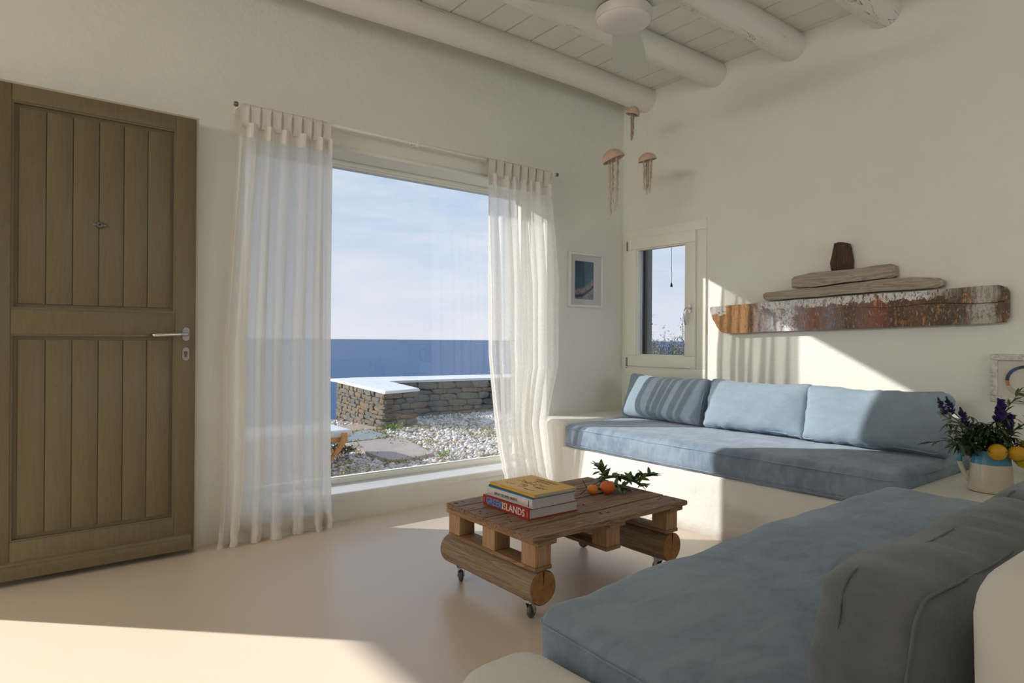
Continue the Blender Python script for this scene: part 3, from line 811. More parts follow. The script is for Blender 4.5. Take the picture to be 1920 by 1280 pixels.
def ink_lines(parent, name, polys, z, r=.0006):
    bm = bmesh.new()
    for P in polys: tube(bm, [(x, y, z) for x, y in P], r, 4)
    return mesh_obj(name, bm, INK, parent)
rl = random.Random(5); pol = []
for (cx, cy_, wx, wy, n) in [(.012, .045, .02, .045, 7), (-.005, -.045, .02, .05, 8), (-.045, .0, .016, .02, 6), (-.07, -.085, .008, .03, 3), (-.02, -.09, .012, .02, 4), (-.06, .07, .006, .03, 2)]:
    for q in range(n):
        x, y = cx + rl.uniform(-wx, wx), cy_ + rl.uniform(-wy, wy); P = [(x, y)]
        for k in range(6): x += rl.uniform(-.006, .006); y += rl.uniform(.001, .009); P.append((x, y))
        pol.append(P)
ink_lines(b3, 'cover_drawing', pol, .0112)

# mandarins and leafy sprig
def leaf_geo(L, W, bend=.25, n=5):
    """flat leaf along +x, two strips folded at the midrib"""
    vs, fs = [], []
    for i in range(n + 1):
        t_ = i / n; wv = W * math.sin(PI * min(1, t_ * .96 + .02)) ** .8 * (1 - .25 * t_); z = -bend * L * t_ * t_
        vs += [(L * t_, -wv / 2, z + wv * .22), (L * t_, 0, z), (L * t_, wv / 2, z + wv * .22)]
    for i in range(n):
        a = i * 3; fs += [(a, a + 1, a + 4, a + 3), (a + 1, a + 2, a + 5, a + 4)]
    return vs, fs
def leafmat(name, c1, c2, rough=.4):
    m, t, p = mat_base(name); r = t.n.new('ShaderNodeNewGeometry').outputs['Random Per Island']
    t.l.new(t.mix(r, c1, c2), p.inputs['Base Color']); p.inputs['Roughness'].default_value = rough
    return m
LEAF = leafmat('citrus_leaf', (.035, .085, .02), (.10, .17, .045)); OLIVE = leafmat('dark_leaf', (.03, .06, .02), (.07, .11, .04), .5)
TWIG = simple('twig', (.08, .06, .035), .8)
def leaves_bm(specs):
    """specs: (pos, dir, up, L, W, bend)"""
    bm = bmesh.new()
    for pos, d, upv, L, W, bend in specs:
        d = Vector(d).normalized(); s = d.cross(Vector(upv)).normalized(); u = s.cross(d)
        M = Matrix((d, s, u)).transposed(); vs, fs = leaf_geo(L, W, bend)
        V = [bm.verts.new(M @ Vector(v) + Vector(pos)) for v in vs]
        for f in fs: bm.faces.new([V[i] for i in f])
    return bm
sprig = empty('leafy_sprig', (2.25, 2.10, TZ)); tag(sprig, 'sprig of glossy green citrus leaves lying on the pallet table', 'branch')
rs = random.Random(12)
tw = [[(-.19, .02, .004), (-.13, .035, .018), (-.06, .03, .045), (.0, .03, .055), (.06, .02, .05), (.13, .0, .035)], [(-.06, .03, .045), (-.02, -.04, .03), (.0, -.07, .012)], [(.0, .03, .055), (.03, .10, .07), (.05, .15, .085)],
      [(.06, .02, .05), (.10, -.05, .035), (.12, -.09, .02)], [(-.13, .035, .018), (-.10, -.01, .02), (-.09, -.03, .015)], [(.13, 0, .035), (.19, -.03, .045), (.22, -.05, .05)], [(-.13, .035, .018), (-.115, .08, .05)]]
bm = bmesh.new(); sp = []
for P in tw:
    tube(bm, P, .0018, 6)
    for a, b in zip(P, P[1:]):
        A, B = Vector(a), Vector(b)
        for q in range(12):
            if A.x < -.12: break
            p = A.lerp(B, (q + .5) / 12); d = Vector((rs.uniform(-1, 1), rs.uniform(-1, 1), rs.uniform(-.25, .7))) + (B - A).normalized() * .8
            L = rs.uniform(.038, .066)
            if p.z + d.normalized().z * L < .008: d.z = abs(d.z)
            sp.append((p, d, (rs.uniform(-.6, .6), rs.uniform(-.6, .6), 1), L, L * .5, rs.uniform(0, .25)))
sp.append(((.03, .10, .07), (.5, .5, .9), (0, 0, 1), .07, .026, .05))
bt = mesh_obj('twig', bm, TWIG, sprig, True)
lv = leaves_bm(sp)
for v in lv.verts: v.co.z = max(v.co.z, .002)
tag(mesh_obj('leaves', lv, LEAF, sprig, True), kind='stuff')
ORG = simple('mandarin_peel', (.68, .13, .02), .4, bump=.0008, bscale=500); ORG2 = simple('pale_mandarin_peel', (.80, .24, .03), .4, bump=.0008, bscale=500)
for (x, y, r, m_, lb) in ((2.178, 2.062, .0335, ORG, 'larger red-orange mandarin lying among the leaves'), (2.118, 2.098, .025, ORG2, 'smaller orange mandarin lying next to the books')):
    o = empty('mandarin', (x, y, TZ)); tag(o, lb, 'mandarin', 'mandarins on the pallet table')
    bm = bmesh.new(); n = 14
    prof = [(0, r * .06 + .0)] + [(r * 1.05 * math.sin(PI * k / n), r * .92 * (1 - math.cos(PI * k / n))) for k in range(1, n)] + [(0, r * 1.80)]
    lathe(bm, prof, 24); mesh_obj('peel', bm, m_, o, True)
    bm = bmesh.new(); lathe(bm, [(0, r * 1.86), (.003, r * 1.85), (.004, r * 1.78)], 6); mesh_obj('stem_end', bm, OLIVE, o)

# ------------------------------------------------------------------ driftwood ship on the east wall
ship = empty('driftwood_ship', (XE, 1.8, 1.2)); tag(ship, 'ship wall sculpture made of painted and weathered driftwood boards above the bench', 'wall sculpture')
def hull_mat():
    m, t, p = mat_base('flaking_boat_paint'); o = t.coord()
    s = t.new('ShaderNodeSeparateXYZ', inp={0: o}); u = t.math('MULTIPLY_ADD', s.outputs[1], -1 / 1.74, .49)     # 0 = left end
    n1 = t.noise(t.mapping(o, (1, 22, 4)), 2, 6, .7); n2 = t.noise(t.mapping(o, (1, 9, 9)), 2.6, 6, .7, .6); n3 = t.noise(t.mapping(o, (1, 60, 6)), 1.5, 4, .7)
    uj = t.math('ADD', u, t.math('MULTIPLY', t.math('SUBTRACT', n1, .5), .10))
    wd = t.mix(n3, (.42, .20, .075), (.62, .35, .15))
    wd = t.mix(t.ramp(n2, [(.55, (0, 0, 0)), (.75, (1, 1, 1))]), wd, (.20, .09, .04))
    pc = t.ramp(uj, [(0, (.55, .30, .13)), (.17, (.10, .05, .03)), (.20, (.38, .27, .24)), (.26, (.33, .36, .42)), (.31, (.80, .79, .78)), (.36, (.30, .27, .30)), (.42, (.22, .08, .07)), (.47, (.22, .22, .25)), (.53, (.05, .03, .03)), (.58, (.17, .10, .09)), (.63, (.24, .06, .04)), (.68, (.02, .015, .014)), (.74, (.12, .05, .025)), (.80, (.03, .025, .02)), (.86, (.05, .05, .04)), (.90, (.45, .46, .43)), (.93, (.42, .44, .41)), (.95, (.06, .045, .03)), (1, (.05, .035, .025))])
    msk = t.ramp(t.math('ADD', t.math('MULTIPLY', n1, .6), t.math('MULTIPLY', n2, .45)), [(.42, (0, 0, 0)), (.50, (1, 1, 1))])
    reg = t.math('MULTIPLY', t.math('GREATER_THAN', uj, .165), msk)
    c = t.mix(t.math('MULTIPLY', reg, .92), wd, pc)
    # white strip along the upper edge, between 20% and 80% of the length
    zt_ = t.math('SUBTRACT', s.outputs[2], t.math('MULTIPLY', u, .045))
    top = t.math('GREATER_THAN', t.math('ADD', zt_, t.math('MULTIPLY', t.math('SUBTRACT', n2, .5), .10)), .052)
    top = t.math('MULTIPLY', top, t.ramp(u, [(.19, (0, 0, 0)), (.22, (1, 1, 1)), (.75, (1, 1, 1)), (.86, (0, 0, 0))]))
    top = t.math('MULTIPLY', top, t.ramp(t.noise(t.mapping(o, (1, 30, 12)), 1.8, 5, .7), [(.40, (0, 0, 0)), (.46, (1, 1, 1))]))
    c = t.mix(top, c, (.74, .73, .70))
    bow = t.math('MULTIPLY', t.math('LESS_THAN', uj, .075), t.math('GREATER_THAN', t.math('ADD', s.outputs[2], t.math('MULTIPLY', n2, .22)), .155))
    c = t.mix(bow, c, (.76, .75, .72))
    wht = t.math('MULTIPLY', t.ramp(uj, [(.25, (0, 0, 0)), (.29, (1, 1, 1)), (.33, (1, 1, 1)), (.37, (0, 0, 0))]), t.ramp(n2, [(.42, (0, 0, 0)), (.5, (1, 1, 1))]))
    c = t.mix(wht, c, (.74, .75, .77))
    n4 = t.noise(t.mapping(o, (1, 34, 22)), 2.2, 6, .75, .4)
    chip = t.math('MULTIPLY', t.ramp(n4, [(.54, (0, 0, 0)), (.58, (1, 1, 1))]), t.math('GREATER_THAN', uj, .16))
    c = t.mix(t.math('MULTIPLY', chip, .8), c, t.mix(n3, (.10, .06, .045), (.40, .25, .15)))
    pale = t.math('MULTIPLY', t.ramp(t.noise(t.mapping(o, (1, 50, 14)), 2.0, 5, .75), [(.60, (0, 0, 0)), (.63, (1, 1, 1))]), t.math('GREATER_THAN', uj, .2))
    c = t.mix(t.math('MULTIPLY', pale, .75), c, (.52, .53, .55))
    t.l.new(c, p.inputs['Base Color']); p.inputs['Roughness'].default_value = .6
    t.l.new(t.bump(t.math('ADD', n1, msk), .002), p.inputs['Normal']); return m
HULL = hull_mat()
def board(name, pts, x0, x1, mat, bev=.006, parent=ship, wob=.004, cuts=True):
    bm = bmesh.new(); oy, oz = 1.8, 1.2
    P = [(y - oy, z - oz) for y, z in pts]
    Q = []
    for a, b in zip(P, P[1:] + P[:1]):
        L = math.hypot(b[0] - a[0], b[1] - a[1]); n = max(1, int(L / .06))
        for k in range(n): Q.append((a[0] + (b[0] - a[0]) * k / n, a[1] + (b[1] - a[1]) * k / n))
    Q = [(y + wob * .5 * mn.noise(Vector((y * 9, z * 9, 1))), z + wob * mn.noise(Vector((y * 6, z * 6, 7)))) for y, z in Q]
    prism(bm, Q, x0, x1, 'x')
    fr = [e for e in bm.edges if abs(e.verts[0].co.x - e.verts[1].co.x) < 1e-6]
    bmesh.ops.bevel(bm, geom=fr, offset=bev, segments=3, affect='EDGES')
    bmesh.ops.triangulate(bm, faces=[f for f in bm.faces if len(f.verts) > 4])
    return mesh_obj(name, bm, mat, parent, True, auto=50)
hb = board('hull_board', [(2.650, 1.291), (2.662, 1.283), (2.660, 1.265), (2.635, 1.205), (2.605, 1.150), (2.575, 1.118), (2.545, 1.106), (1.8, 1.128), (1.02, 1.150), (.985, 1.156), (.972, 1.18), (.970, 1.30), (.982, 1.328), (1.01, 1.338), (1.8, 1.318)], -.062, -.018, HULL)
bm = bmesh.new()
bm_pts = [(-.0635, .02 - i * .06, .046 + .006 * math.sin(i * .9) + i * .0008) for i in range(15)]
tube(bm, [(p[0] + .001, p[1], p[2]) for p in bm_pts], [.0006 + .0001 * i for i in range(15)], 5); mesh_obj('split', bm, BLACK, hb)
board('deck_board', [(2.255, 1.335), (2.262, 1.350), (2.245, 1.366), (2.1, 1.372), (1.85, 1.382), (1.6, 1.398), (1.40, 1.405), (1.27, 1.392), (1.243, 1.375), (1.245, 1.352), (1.27, 1.342), (1.6, 1.334), (1.9, 1.326), (2.15, 1.316), (2.24, 1.316)], -.075, -.012, DRIFT, .012)
board('deck_board', [(2.068, 1.385), (2.070, 1.440), (2.055, 1.455), (1.95, 1.472), (1.7, 1.476), (1.50, 1.484), (1.478, 1.474), (1.476, 1.418), (1.49, 1.408), (1.75, 1.400), (1.95, 1.384)], -.068, -.012, DRIFT, .010)
board('funnel_block', [(1.826, 1.477), (1.834, 1.52), (1.815, 1.60), (1.810, 1.636), (1.800, 1.626), (1.790, 1.640), (1.76, 1.636), (1.735, 1.628), (1.725, 1.60), (1.716, 1.53), (1.716, 1.480)], -.062, -.010, DARKDRIFT, .005)
bm = bmesh.new(); tube(bm, [(-.0625, -.005, .275), (-.0625, -.008, .36), (-.0625, -.002, .435)], .0018, 5); mesh_obj('split', bm, BLACK, ship)

# ------------------------------------------------------------------ pictures
pic = empty('framed_picture', (3.45, YW, 1.51)); tag(pic, 'white framed aerial photo of turquoise sea and beach beside the right curtain', 'picture')
PW, PH = .177, .205
for nm, a in (('frame_side', (-PW, -PW + .016, -PH, PH)), ('frame_side', (PW - .016, PW, -PH, PH)), ('frame_side', (-PW + .016, PW - .016, PH - .016, PH)), ('frame_side', (-PW + .016, PW - .016, -PH, -PH + .016))):
    bbox(nm, a[0], a[1], -.024, -.002, a[2], a[3], WHITE, pic, .0015)
bbox('mat_board', -PW + .014, PW - .014, -.012, -.004, -PH + .014, PH - .014, simple('mat_board', (.66, .65, .64), .8), pic, 0)
m, t, p = mat_base('aerial_beach_print'); o = t.coord()
s = t.new('ShaderNodeSeparateXYZ', inp={0: o}); n = t.noise(o, 45, 5, .65); nb = t.noise(o, 9, 4, .6)
v = t.math('MULTIPLY_ADD', t.math('POWER', t.math('ADD', s.outputs[0], .1), 2), -2.4, s.outputs[2])
v = t.math('ADD', t.math('MULTIPLY_ADD', v, 3.1, .53), t.math('MULTIPLY', t.math('SUBTRACT', nb, .5), .10))
c = t.ramp(v, [(0, (.30, .27, .28)), (.10, (.36, .31, .30)), (.125, (.03, .04, .07)), (.175, (.02, .03, .05)), (.20, (.36, .27, .24)), (.29, (.28, .25, .24)), (.36, (.03, .12, .15)), (.6, (.008, .085, .11)), (1, (.004, .05, .075))])
c = t.mix(t.ramp(n, [(.42, (0, 0, 0)), (.62, (1, 1, 1))]), t.mix(.5, c, (.01, .03, .06)), c)
t.l.new(c, p.inputs['Base Color']); p.inputs['Roughness'].default_value = .35
bbox('print', -.111, .084, -.0135, -.0115, -.145, .143, m, pic, 0)
bm = bmesh.new(); box(bm, -PW + .015, PW - .015, -.0185, -.0165, -PH + .015, PH - .015); mesh_obj('glass', bm, CLEAR, pic)

ring = empty('framed_ring_art', (XE, .80, .88)); tag(ring, 'distressed white and blue framed ring of coloured segments behind the flowers', 'picture')
m, t, p = mat_base('distressed_frame'); o = t.coord()
a = t.noise(t.mapping(o, (6, 30, 30)), 2, 5, .7)
t.l.new(t.ramp(a, [(.35, (.30, .33, .40)), (.45, (.55, .54, .50)), (.65, (.70, .68, .62))]), p.inputs['Base Color']); p.inputs['Roughness'].default_value = .7
DIST = m
for a in ((-.25, .25, .088, .118), (-.25, .25, -.118, -.088), (-.25, -.22, -.088, .088), (.22, .25, -.088, .088)):
    bbox('frame_side', -.026, -.003, a[0], a[1], a[2], a[3], DIST, ring, .003)
bbox('backing_board', -.012, -.004, -.225, .225, -.095, .095, simple('ring_backing', (.60, .57, .50), .8), ring, 0)
cols = [(.03, .03, .035), (.03, .03, .035), (.45, .38, .28), (.03, .06, .20), (.03, .03, .035), (.42, .18, .07), (.03, .06, .2), (.5, .45, .36)]
smat = [simple('ring_segment', c_, .5) for c_ in cols]
for k in range(16):
    bm = bmesh.new(); a0, a1 = 2 * PI * k / 16, 2 * PI * (k + 1) / 16 - .01
    P = [(-.0 + .088 * math.cos(lerp(a0, a1, j / 4)) * .95 + .105, .075 * math.sin(lerp(a0, a1, j / 4)) - .01) for j in range(5)] + [(-.0 + .074 * math.cos(lerp(a1, a0, j / 4)) * .95 + .105, .062 * math.sin(lerp(a1, a0, j / 4)) - .01) for j in range(5)]
    prism(bm, P, -.020, -.012, 'x'); mesh_obj('ring_segment', bm, smat[(k * 3) % 8 if k not in (4, 5, 6) else 0], ring)

# wall socket
so_ = empty('wall_socket', (XE, 3.431, .617)); tag(so_, 'white power socket on the wall beside the left back cushion', 'socket')
bbox('cover_plate', -.010, 0, -.04, .04, -.055, .045, FRAMEW, so_, .003)
bm = bmesh.new(); lathe(bm, [(.021, -.0115), (.023, -.0115), (.023, -.009)], 24, (0, 0, 0), 'x'); mesh_obj('socket_rim', bm, simple('socket_grey', (.35, .32, .27), .6), so_)
bm = bmesh.new(); lathe(bm, [(0, -.0104), (.0195, -.0104)], 24, (0, 0, 0), 'x'); mesh_obj('socket_well', bm, simple('socket_well', (.20, .17, .13), .7), so_)
bbox('socket_face', -.0115, -.0104, -.010, .010, -.008, .008, FRAMEW, so_, .0004)

# ------------------------------------------------------------------ hanging jellyfish
CLAYM = simple('pink_felt', (.62, .44, .34), .9, var=.06, vscale=20, bump=.001, bscale=120); YARN = simple('cream_yarn', (.62, .54, .42), .95)
def jelly(loc, r, h, tilt, length, nt, seed, label, spread=.6, yc=YARN):
    o = empty('felt_jellyfish', loc); tag(o, label, 'hanging decoration', 'felt jellyfish mobiles in the corner'); rs = random.Random(seed)
    bm = bmesh.new(); n = 8
    prof = [(r * math.cos(PI / 2 * k / n) if k < n else 0, h * math.sin(PI / 2 * k / n)) for k in range(n + 1)]
    inn = [(q[0] * .9, q[1] * .88) for q in prof]
    lathe(bm, inn[::-1] + prof, 28)
    for v in bm.verts: v.co += Vector((v.co.x, v.co.y, 0)).normalized() * .03 * r * math.sin(5 * math.atan2(v.co.y, v.co.x)) if v.co.xy.length > .01 else Vector()
    mesh_obj('bell', bm, CLAYM, o, True, rot=tilt)
    bm = bmesh.new()
    for k in range(nt):
        a = rs.uniform(0, 2 * PI); q = r * spread * math.sqrt(rs.random()); x, y = q * math.cos(a), q * math.sin(a); L = length * rs.choice((.55, .7, .8, .95, 1)) * rs.uniform(.85, 1)
        P = []; M = 22
        for j in range(M + 1):
            z = h * .45 - (L + h * .45) * j / M
            P.append((x * (1 - .25 * j / M) + .004 * mn.noise(Vector((k, j * .5, 1))) * (1 + j / M), y * (1 - .25 * j / M) + .004 * mn.noise(Vector((k, j * .5, 5))), z))
        tube(bm, P, [rs.uniform(.0028, .0058) for _ in P], 5)
    for k in range(nt * 14):
        a = rs.uniform(0, 2 * PI); q = r * spread * rs.random(); z = -length * .8 * rs.random(); P = (q * math.cos(a) * .8, q * math.sin(a) * .8, z)
        tube(bm, [P, (P[0] + rs.uniform(-.008, .008), P[1] + rs.uniform(-.008, .008), z - .02)], .0012, 3)
    tag(mesh_obj('tentacles', bm, yc, o, True), kind='stuff')
    bm = bmesh.new(); tube(bm, [(0, 0, h * .95), (0, 0, CH - loc[2])], .0006, 4); mesh_obj('thread', bm, simple('nylon_thread', (.6, .6, .57), .3), o)
CAMD = Vector((-.75, -.68, 0))
jelly((3.18, 2.975, 2.265), .078, .072, (R(-13), R(-17), 0), .41, 8, 1, 'largest pink felt jellyfish with the longest cream tentacles, nearest the picture window', .62)
jelly((3.36, 2.835, 2.262), .062, .052, (R(-4), R(-13), 0), .235, 13, 2, 'middle-sized pink felt jellyfish with shaggy tentacles above the small window', .62)
jelly((3.355, 2.965, 2.605), .047, .058, (R(14), R(6), 0), .19, 6, 3, 'small topmost felt jellyfish hanging just below the first ceiling beam', .35, simple('pinkish_yarn', (.52, .42, .35), .95))

# ------------------------------------------------------------------ ceiling fan
fan = empty('ceiling_fan', (2.251, 2.048, CH)); tag(fan, 'white three-bladed ceiling fan with a round frosted lamp', 'ceiling fan')
FG = simple('fan_grey_white', (.62, .61, .57), .4)
bm = bmesh.new(); lathe(bm, [(0, -.455), (.06, -.4545), (.105, -.450), (.122, -.440), (.128, -.425)], 48); mesh_obj('lamp_diffuser', bm, simple('frosted_glass', (.72, .68, .66), .35), fan, True)
bm = bmesh.new(); lathe(bm, [(.120, -.428), (.129, -.430), (.131, -.425), (.131, -.388), (.126, -.386), (.10, -.386)], 48); mesh_obj('lamp_band', bm, FG, fan, True, auto=40)
bm = bmesh.new(); lathe(bm, [(.10, -.386), (.122, -.386), (.122, -.379), (.10, -.379)], 48); mesh_obj('shadow_gap', bm, BLACK, fan, True, auto=40)
bm = bmesh.new(); lathe(bm, [(.10, -.380), (.131, -.380), (.133, -.33), (.12, -.27), (.05, -.24), (.018, -.235), (.018, -.05), (.06, -.045), (.07, 0)], 48); mesh_obj('motor_housing', bm, FG, fan, True, auto=40)
for k in range(3):
    a = R(38.8 + 120 * k)
    bm = bmesh.new(); M = 20; pts = []
    for j in range(M + 1):
        q = j / M; x = .12 + .585 * q
        wd = lerp(.062, .092, min(1, q * 1.4)) * (math.sqrt(max(0, 1 - ((q - .82) / .18) ** 2)) ** .8 if q > .82 else 1)
        pts.append((x, wd))
    P = [(x, -w_ * .95) for x, w_ in pts] + [(x, w_) for x, w_ in reversed(pts[:-1])]
    prism(bm, P, -.004, .004, 'z')
    bmesh.ops.triangulate(bm, faces=[f for f in bm.faces if len(f.verts) > 4])
    for v in bm.verts: v.co.z += -.12 * v.co.y
    mesh_obj('blade', bm, simple('blade_white', (.62, .64, .58), .4), fan, False, (0, 0, -.372), (0, 0, a))

# ------------------------------------------------------------------ jug and flowers
VX, VY, VZ = 3.30, .893, .4205
jug = empty('jug', (VX, VY, VZ)); tag(jug, 'cream ceramic jug with a blue glazed top standing on the corner shelf', 'jug')
m, t, p = mat_base('two_tone_glaze'); o = t.coord(); s = t.new('ShaderNodeSeparateXYZ', inp={0: o})
f = t.math('GREATER_THAN', t.math('MULTIPLY_ADD', s.outputs[1], .0, s.outputs[2]), .118)
f2 = t.math('LESS_THAN', s.outputs[2], .0025)
c = t.mix(f, (.62, .58, .46), (.075, .27, .42)); c = t.mix(f2, c, (.30, .14, .07)); t.l.new(c, p.inputs['Base Color']); p.inputs['Roughness'].default_value = .12
GLZ = m
bm = bmesh.new(); lathe(bm, [(0, 0), (.078, 0), (.0805, .004), (.080, .02), (.077, .06), (.073, .115), (.070, .130), (.068, .150), (.070, .170), (.0715, .176), (.069, .176), (.066, .168), (.064, .15), (.07, .05), (0, .01)], 56)
mesh_obj('jug_body', bm, GLZ, jug, True)
ha = math.atan2(.86, -.50)
hd = Vector((-.42, .90, 0)).normalized()
bm = bmesh.new(); P = [(.060, .146), (.080, .158), (.098, .157), (.109, .145), (.112, .125), (.106, .100), (.096, .075), (.086, .055), (.074, .040)]
tube(bm, [(hd.x * a, hd.y * a, b) for a, b in P], [.010, .0105, .011, .011, .0105, .010, .0095, .009, .012], 14); mesh_obj('jug_handle', bm, GLZ, jug, True)
PURP = leafmat('lupin_blue', (.018, .015, .075), (.06, .04, .17), .5); STEM = simple('flower_stem', (.07, .10, .035), .6)
DKBUD = simple('lupin_bud', (.025, .02, .03), .7)
rs = random.Random(77)
RV = Vector((.788, -.6157, 0)); DV = Vector((.6157, .788, 0))   # directions across and away from the room's corner view
def curve_pts(a, b, sag, n=8):
    a, b = Vector(a), Vector(b); return [a.lerp(b, i / n) + Vector((0, 0, sag * math.sin(PI * i / n))) for i in range(n + 1)]
def lupin(tipo, label, size=1.0, buds=True, palm=True):
    """tipo: across, away, up relative to jug mouth"""
    o = empty('lupin_stem', (VX, VY, VZ + .165)); tag(o, label, 'flower', 'lupins in the jug')
    tip = RV * tipo[0] + DV * tipo[1] + Vector((0, 0, tipo[2])); base = Vector((rs.uniform(-.02, .02), rs.uniform(-.02, .02), -.05))
    P = curve_pts(base, tip, .03 if tipo[2] < .25 else .0); bm = bmesh.new(); tube(bm, P, .0022, 6); mesh_obj('stem', bm, STEM, o, True)
    d = (P[-1] - P[-3]).normalized().lerp(Vector((0, 0, 1)), .6).normalized()
    sp = []; H = .075 * size
    for k in range(int(62 * size)):
        q = rs.random(); a = rs.uniform(0, 2 * PI); side = (Vector((math.cos(a), math.sin(a), 0))); side = (side - d * side.dot(d)).normalized()
        pos = tip + d * (H * (q - .35)) + side * .006; sp.append((pos, side + d * .5, d, .022 * size * (1.1 - .5 * q), .018 * size, -.3))
    mesh_obj('florets', leaves_bm(sp), PURP, o, True)
    if buds:
        bm = bmesh.new(); 
        for k in range(26):
            q = k / 26; a = k * 2.4; side = Vector((math.cos(a), math.sin(a), 0)); r = .007 * (1 - q * .7) * size
            c_ = tip + d * (H * (.6 + .45 * q)) + side * r
            bmesh.ops.create_icosphere(bm, subdivisions=1, radius=.0038 * size * (1.2 - .6 * q), matrix=Matrix.Translation(c_))
        mesh_obj('bud_tip', bm, DKBUD, o, True)
    if palm:
        sp = []
        for q in (2, 3, 4, 5, 6):
            c_ = P[q]; e = c_ + Vector((rs.uniform(-.05, .05), rs.uniform(-.05, .05), rs.uniform(-.03, .03)))
            for k in range(8):
                a = 2 * PI * k / 8; sp.append((e, (math.cos(a), math.sin(a), rs.uniform(-.6, .1)), (0, 0, 1), rs.uniform(.03, .05), .011, .35))
        mesh_obj('palmate_leaves', leaves_bm(sp), OLIVE, o, True)
    return o
lupin((-.205, .0, .175), 'purple lupin at the far left of the bouquet', .8)
lupin((-.145, .04, .175), 'purple lupin second from the left in the bouquet', .8)
lupin((-.105, .01, .125), 'short purple lupin in the middle left of the bouquet', .9)
lupin((.03, -.01, .155), 'tallest and fullest purple lupin at the right of the bouquet', 1.35, False)
lupin((.065, .0, .10), 'purple lupin low on the right of the bouquet, with a violet sheen', 1.2, False)
def sprayb(name, pts, nl, L, W, label, mat=OLIVE, seed=0, bend=.2):
    o = empty(name, (VX, VY, VZ + .165)); tag(o, label, 'branch', 'leafy sprays in the jug'); r2 = random.Random(seed)
    P = [RV * a + DV * b + Vector((0, 0, c_)) for a, b, c_ in pts]
    Q = []
    for a, b in zip(P, P[1:]): Q += [a.lerp(b, k / 4) for k in range(4)]
    Q.append(P[-1]); bm = bmesh.new(); tube(bm, Q, [.0022 * (1 - .6 * i / len(Q)) for i in range(len(Q))], 5); mesh_obj('twig', bm, STEM, o, True)
    sp = []
    for k in range(nl):
        q = .25 + .75 * k / nl; i = min(len(Q) - 2, int(q * (len(Q) - 1))); a = Q[i]; d = (Q[i + 1] - Q[i]).normalized() + Vector((r2.uniform(-1, 1), r2.uniform(-1, 1), r2.uniform(-.8, .8)))
        sp.append((a, d, (r2.uniform(-.5, .5), r2.uniform(-.5, .5), 1), L * r2.uniform(.7, 1.1), W, bend))
    mesh_obj('leaves', leaves_bm(sp), mat, o, True); return o
PALE = leafmat('pale_olive_leaf', (.16, .19, .09), (.26, .28, .15), .6)
sprayb('leafy_spray', [(0, 0, -.05), (-.08, 0, .03), (-.18, -.01, .055), (-.265, -.02, .045), (-.30, -.02, .035)], 15, .036, .012, 'thin spray reaching left out of the bouquet towards the cushion', OLIVE, 1)
sprayb('leafy_spray', [(0, 0, -.05), (-.07, .0, .09), (-.16, 0, .13), (-.24, -.01, .17)], 26, .036, .013, 'spray of small leaves behind the left lupins', PALE, 2)
sprayb('leafy_spray', [(0, 0, -.05), (.02, -.01, .1), (.06, -.02, .2), (.11, -.03, .28)], 20, .042, .014, 'upright spray at the right rising in front of the ring picture', OLIVE, 3)
sprayb('leafy_spray', [(0, 0, -.05), (.05, -.05, .04), (.08, -.07, .06), (.09, -.08, .0)], 24, .028, .007, 'pale feathery spray hanging over the yellow fruit', PALE, 4)
sprayb('leafy_spray', [(0, 0, -.05), (.06, -.0, .06), (.12, 0, .11), (.19, 0, .15)], 30, .042, .014, 'leafy spray at the right edge of the bouquet', OLIVE, 5)
# dense dark greenery in the mouth of the jug
fo = empty('green_foliage', (VX, VY, VZ + .165)); tag(fo, 'dense dark green foliage filling the middle of the bouquet', 'foliage')
sp = []
for k in range(460):
    a = rs.uniform(-1, 1); z = rs.random(); p_ = RV * (-.03 + a * .115 * (1 - .3 * z)) + DV * rs.uniform(-.05, .06) + Vector((0, 0, .012 + .105 * z * (1 - .5 * a * a)))
    dd = Vector((p_.x, p_.y, .05)) * 6 + Vector((rs.uniform(-1, 1), rs.uniform(-1, 1), rs.uniform(-.8, .6)))
    sp.append((p_, dd, (0, 0, 1), rs.uniform(.03, .055), rs.uniform(.009, .016), .3))
for k in range(16):                                             # hanging palmate leaf at left front
    a = k * PI / 8; sp.append((RV * (-.135 + .03 * math.sin(k)) + DV * -.03 + Vector((0, 0, .045)), (math.cos(a) * .7 + RV.x * -.2, math.sin(a) * .7, -.7), (0, 0, 1), .062, .017, .25))
bm = bmesh.new()
for k in range(9): tube(bm, [(rs.uniform(-.02, .02), rs.uniform(-.02, .02), -.06), tuple(RV * rs.uniform(-.12, .08) + Vector((0, 0, rs.uniform(.04, .1))))], .002, 5)
mesh_obj('stems', bm, STEM, fo)
tag(mesh_obj('leaves', leaves_bm(sp), leafmat('bouquet_green', (.012, .03, .008), (.045, .085, .022), .45), fo, True), kind='stuff')
LEM = simple('lemon_peel', (.62, .33, .012), .45, bump=.001, bscale=260, var=.08, vscale=18); LEM2 = simple('green_lemon_peel', (.50, .36, .012), .45, bump=.001, bscale=260)
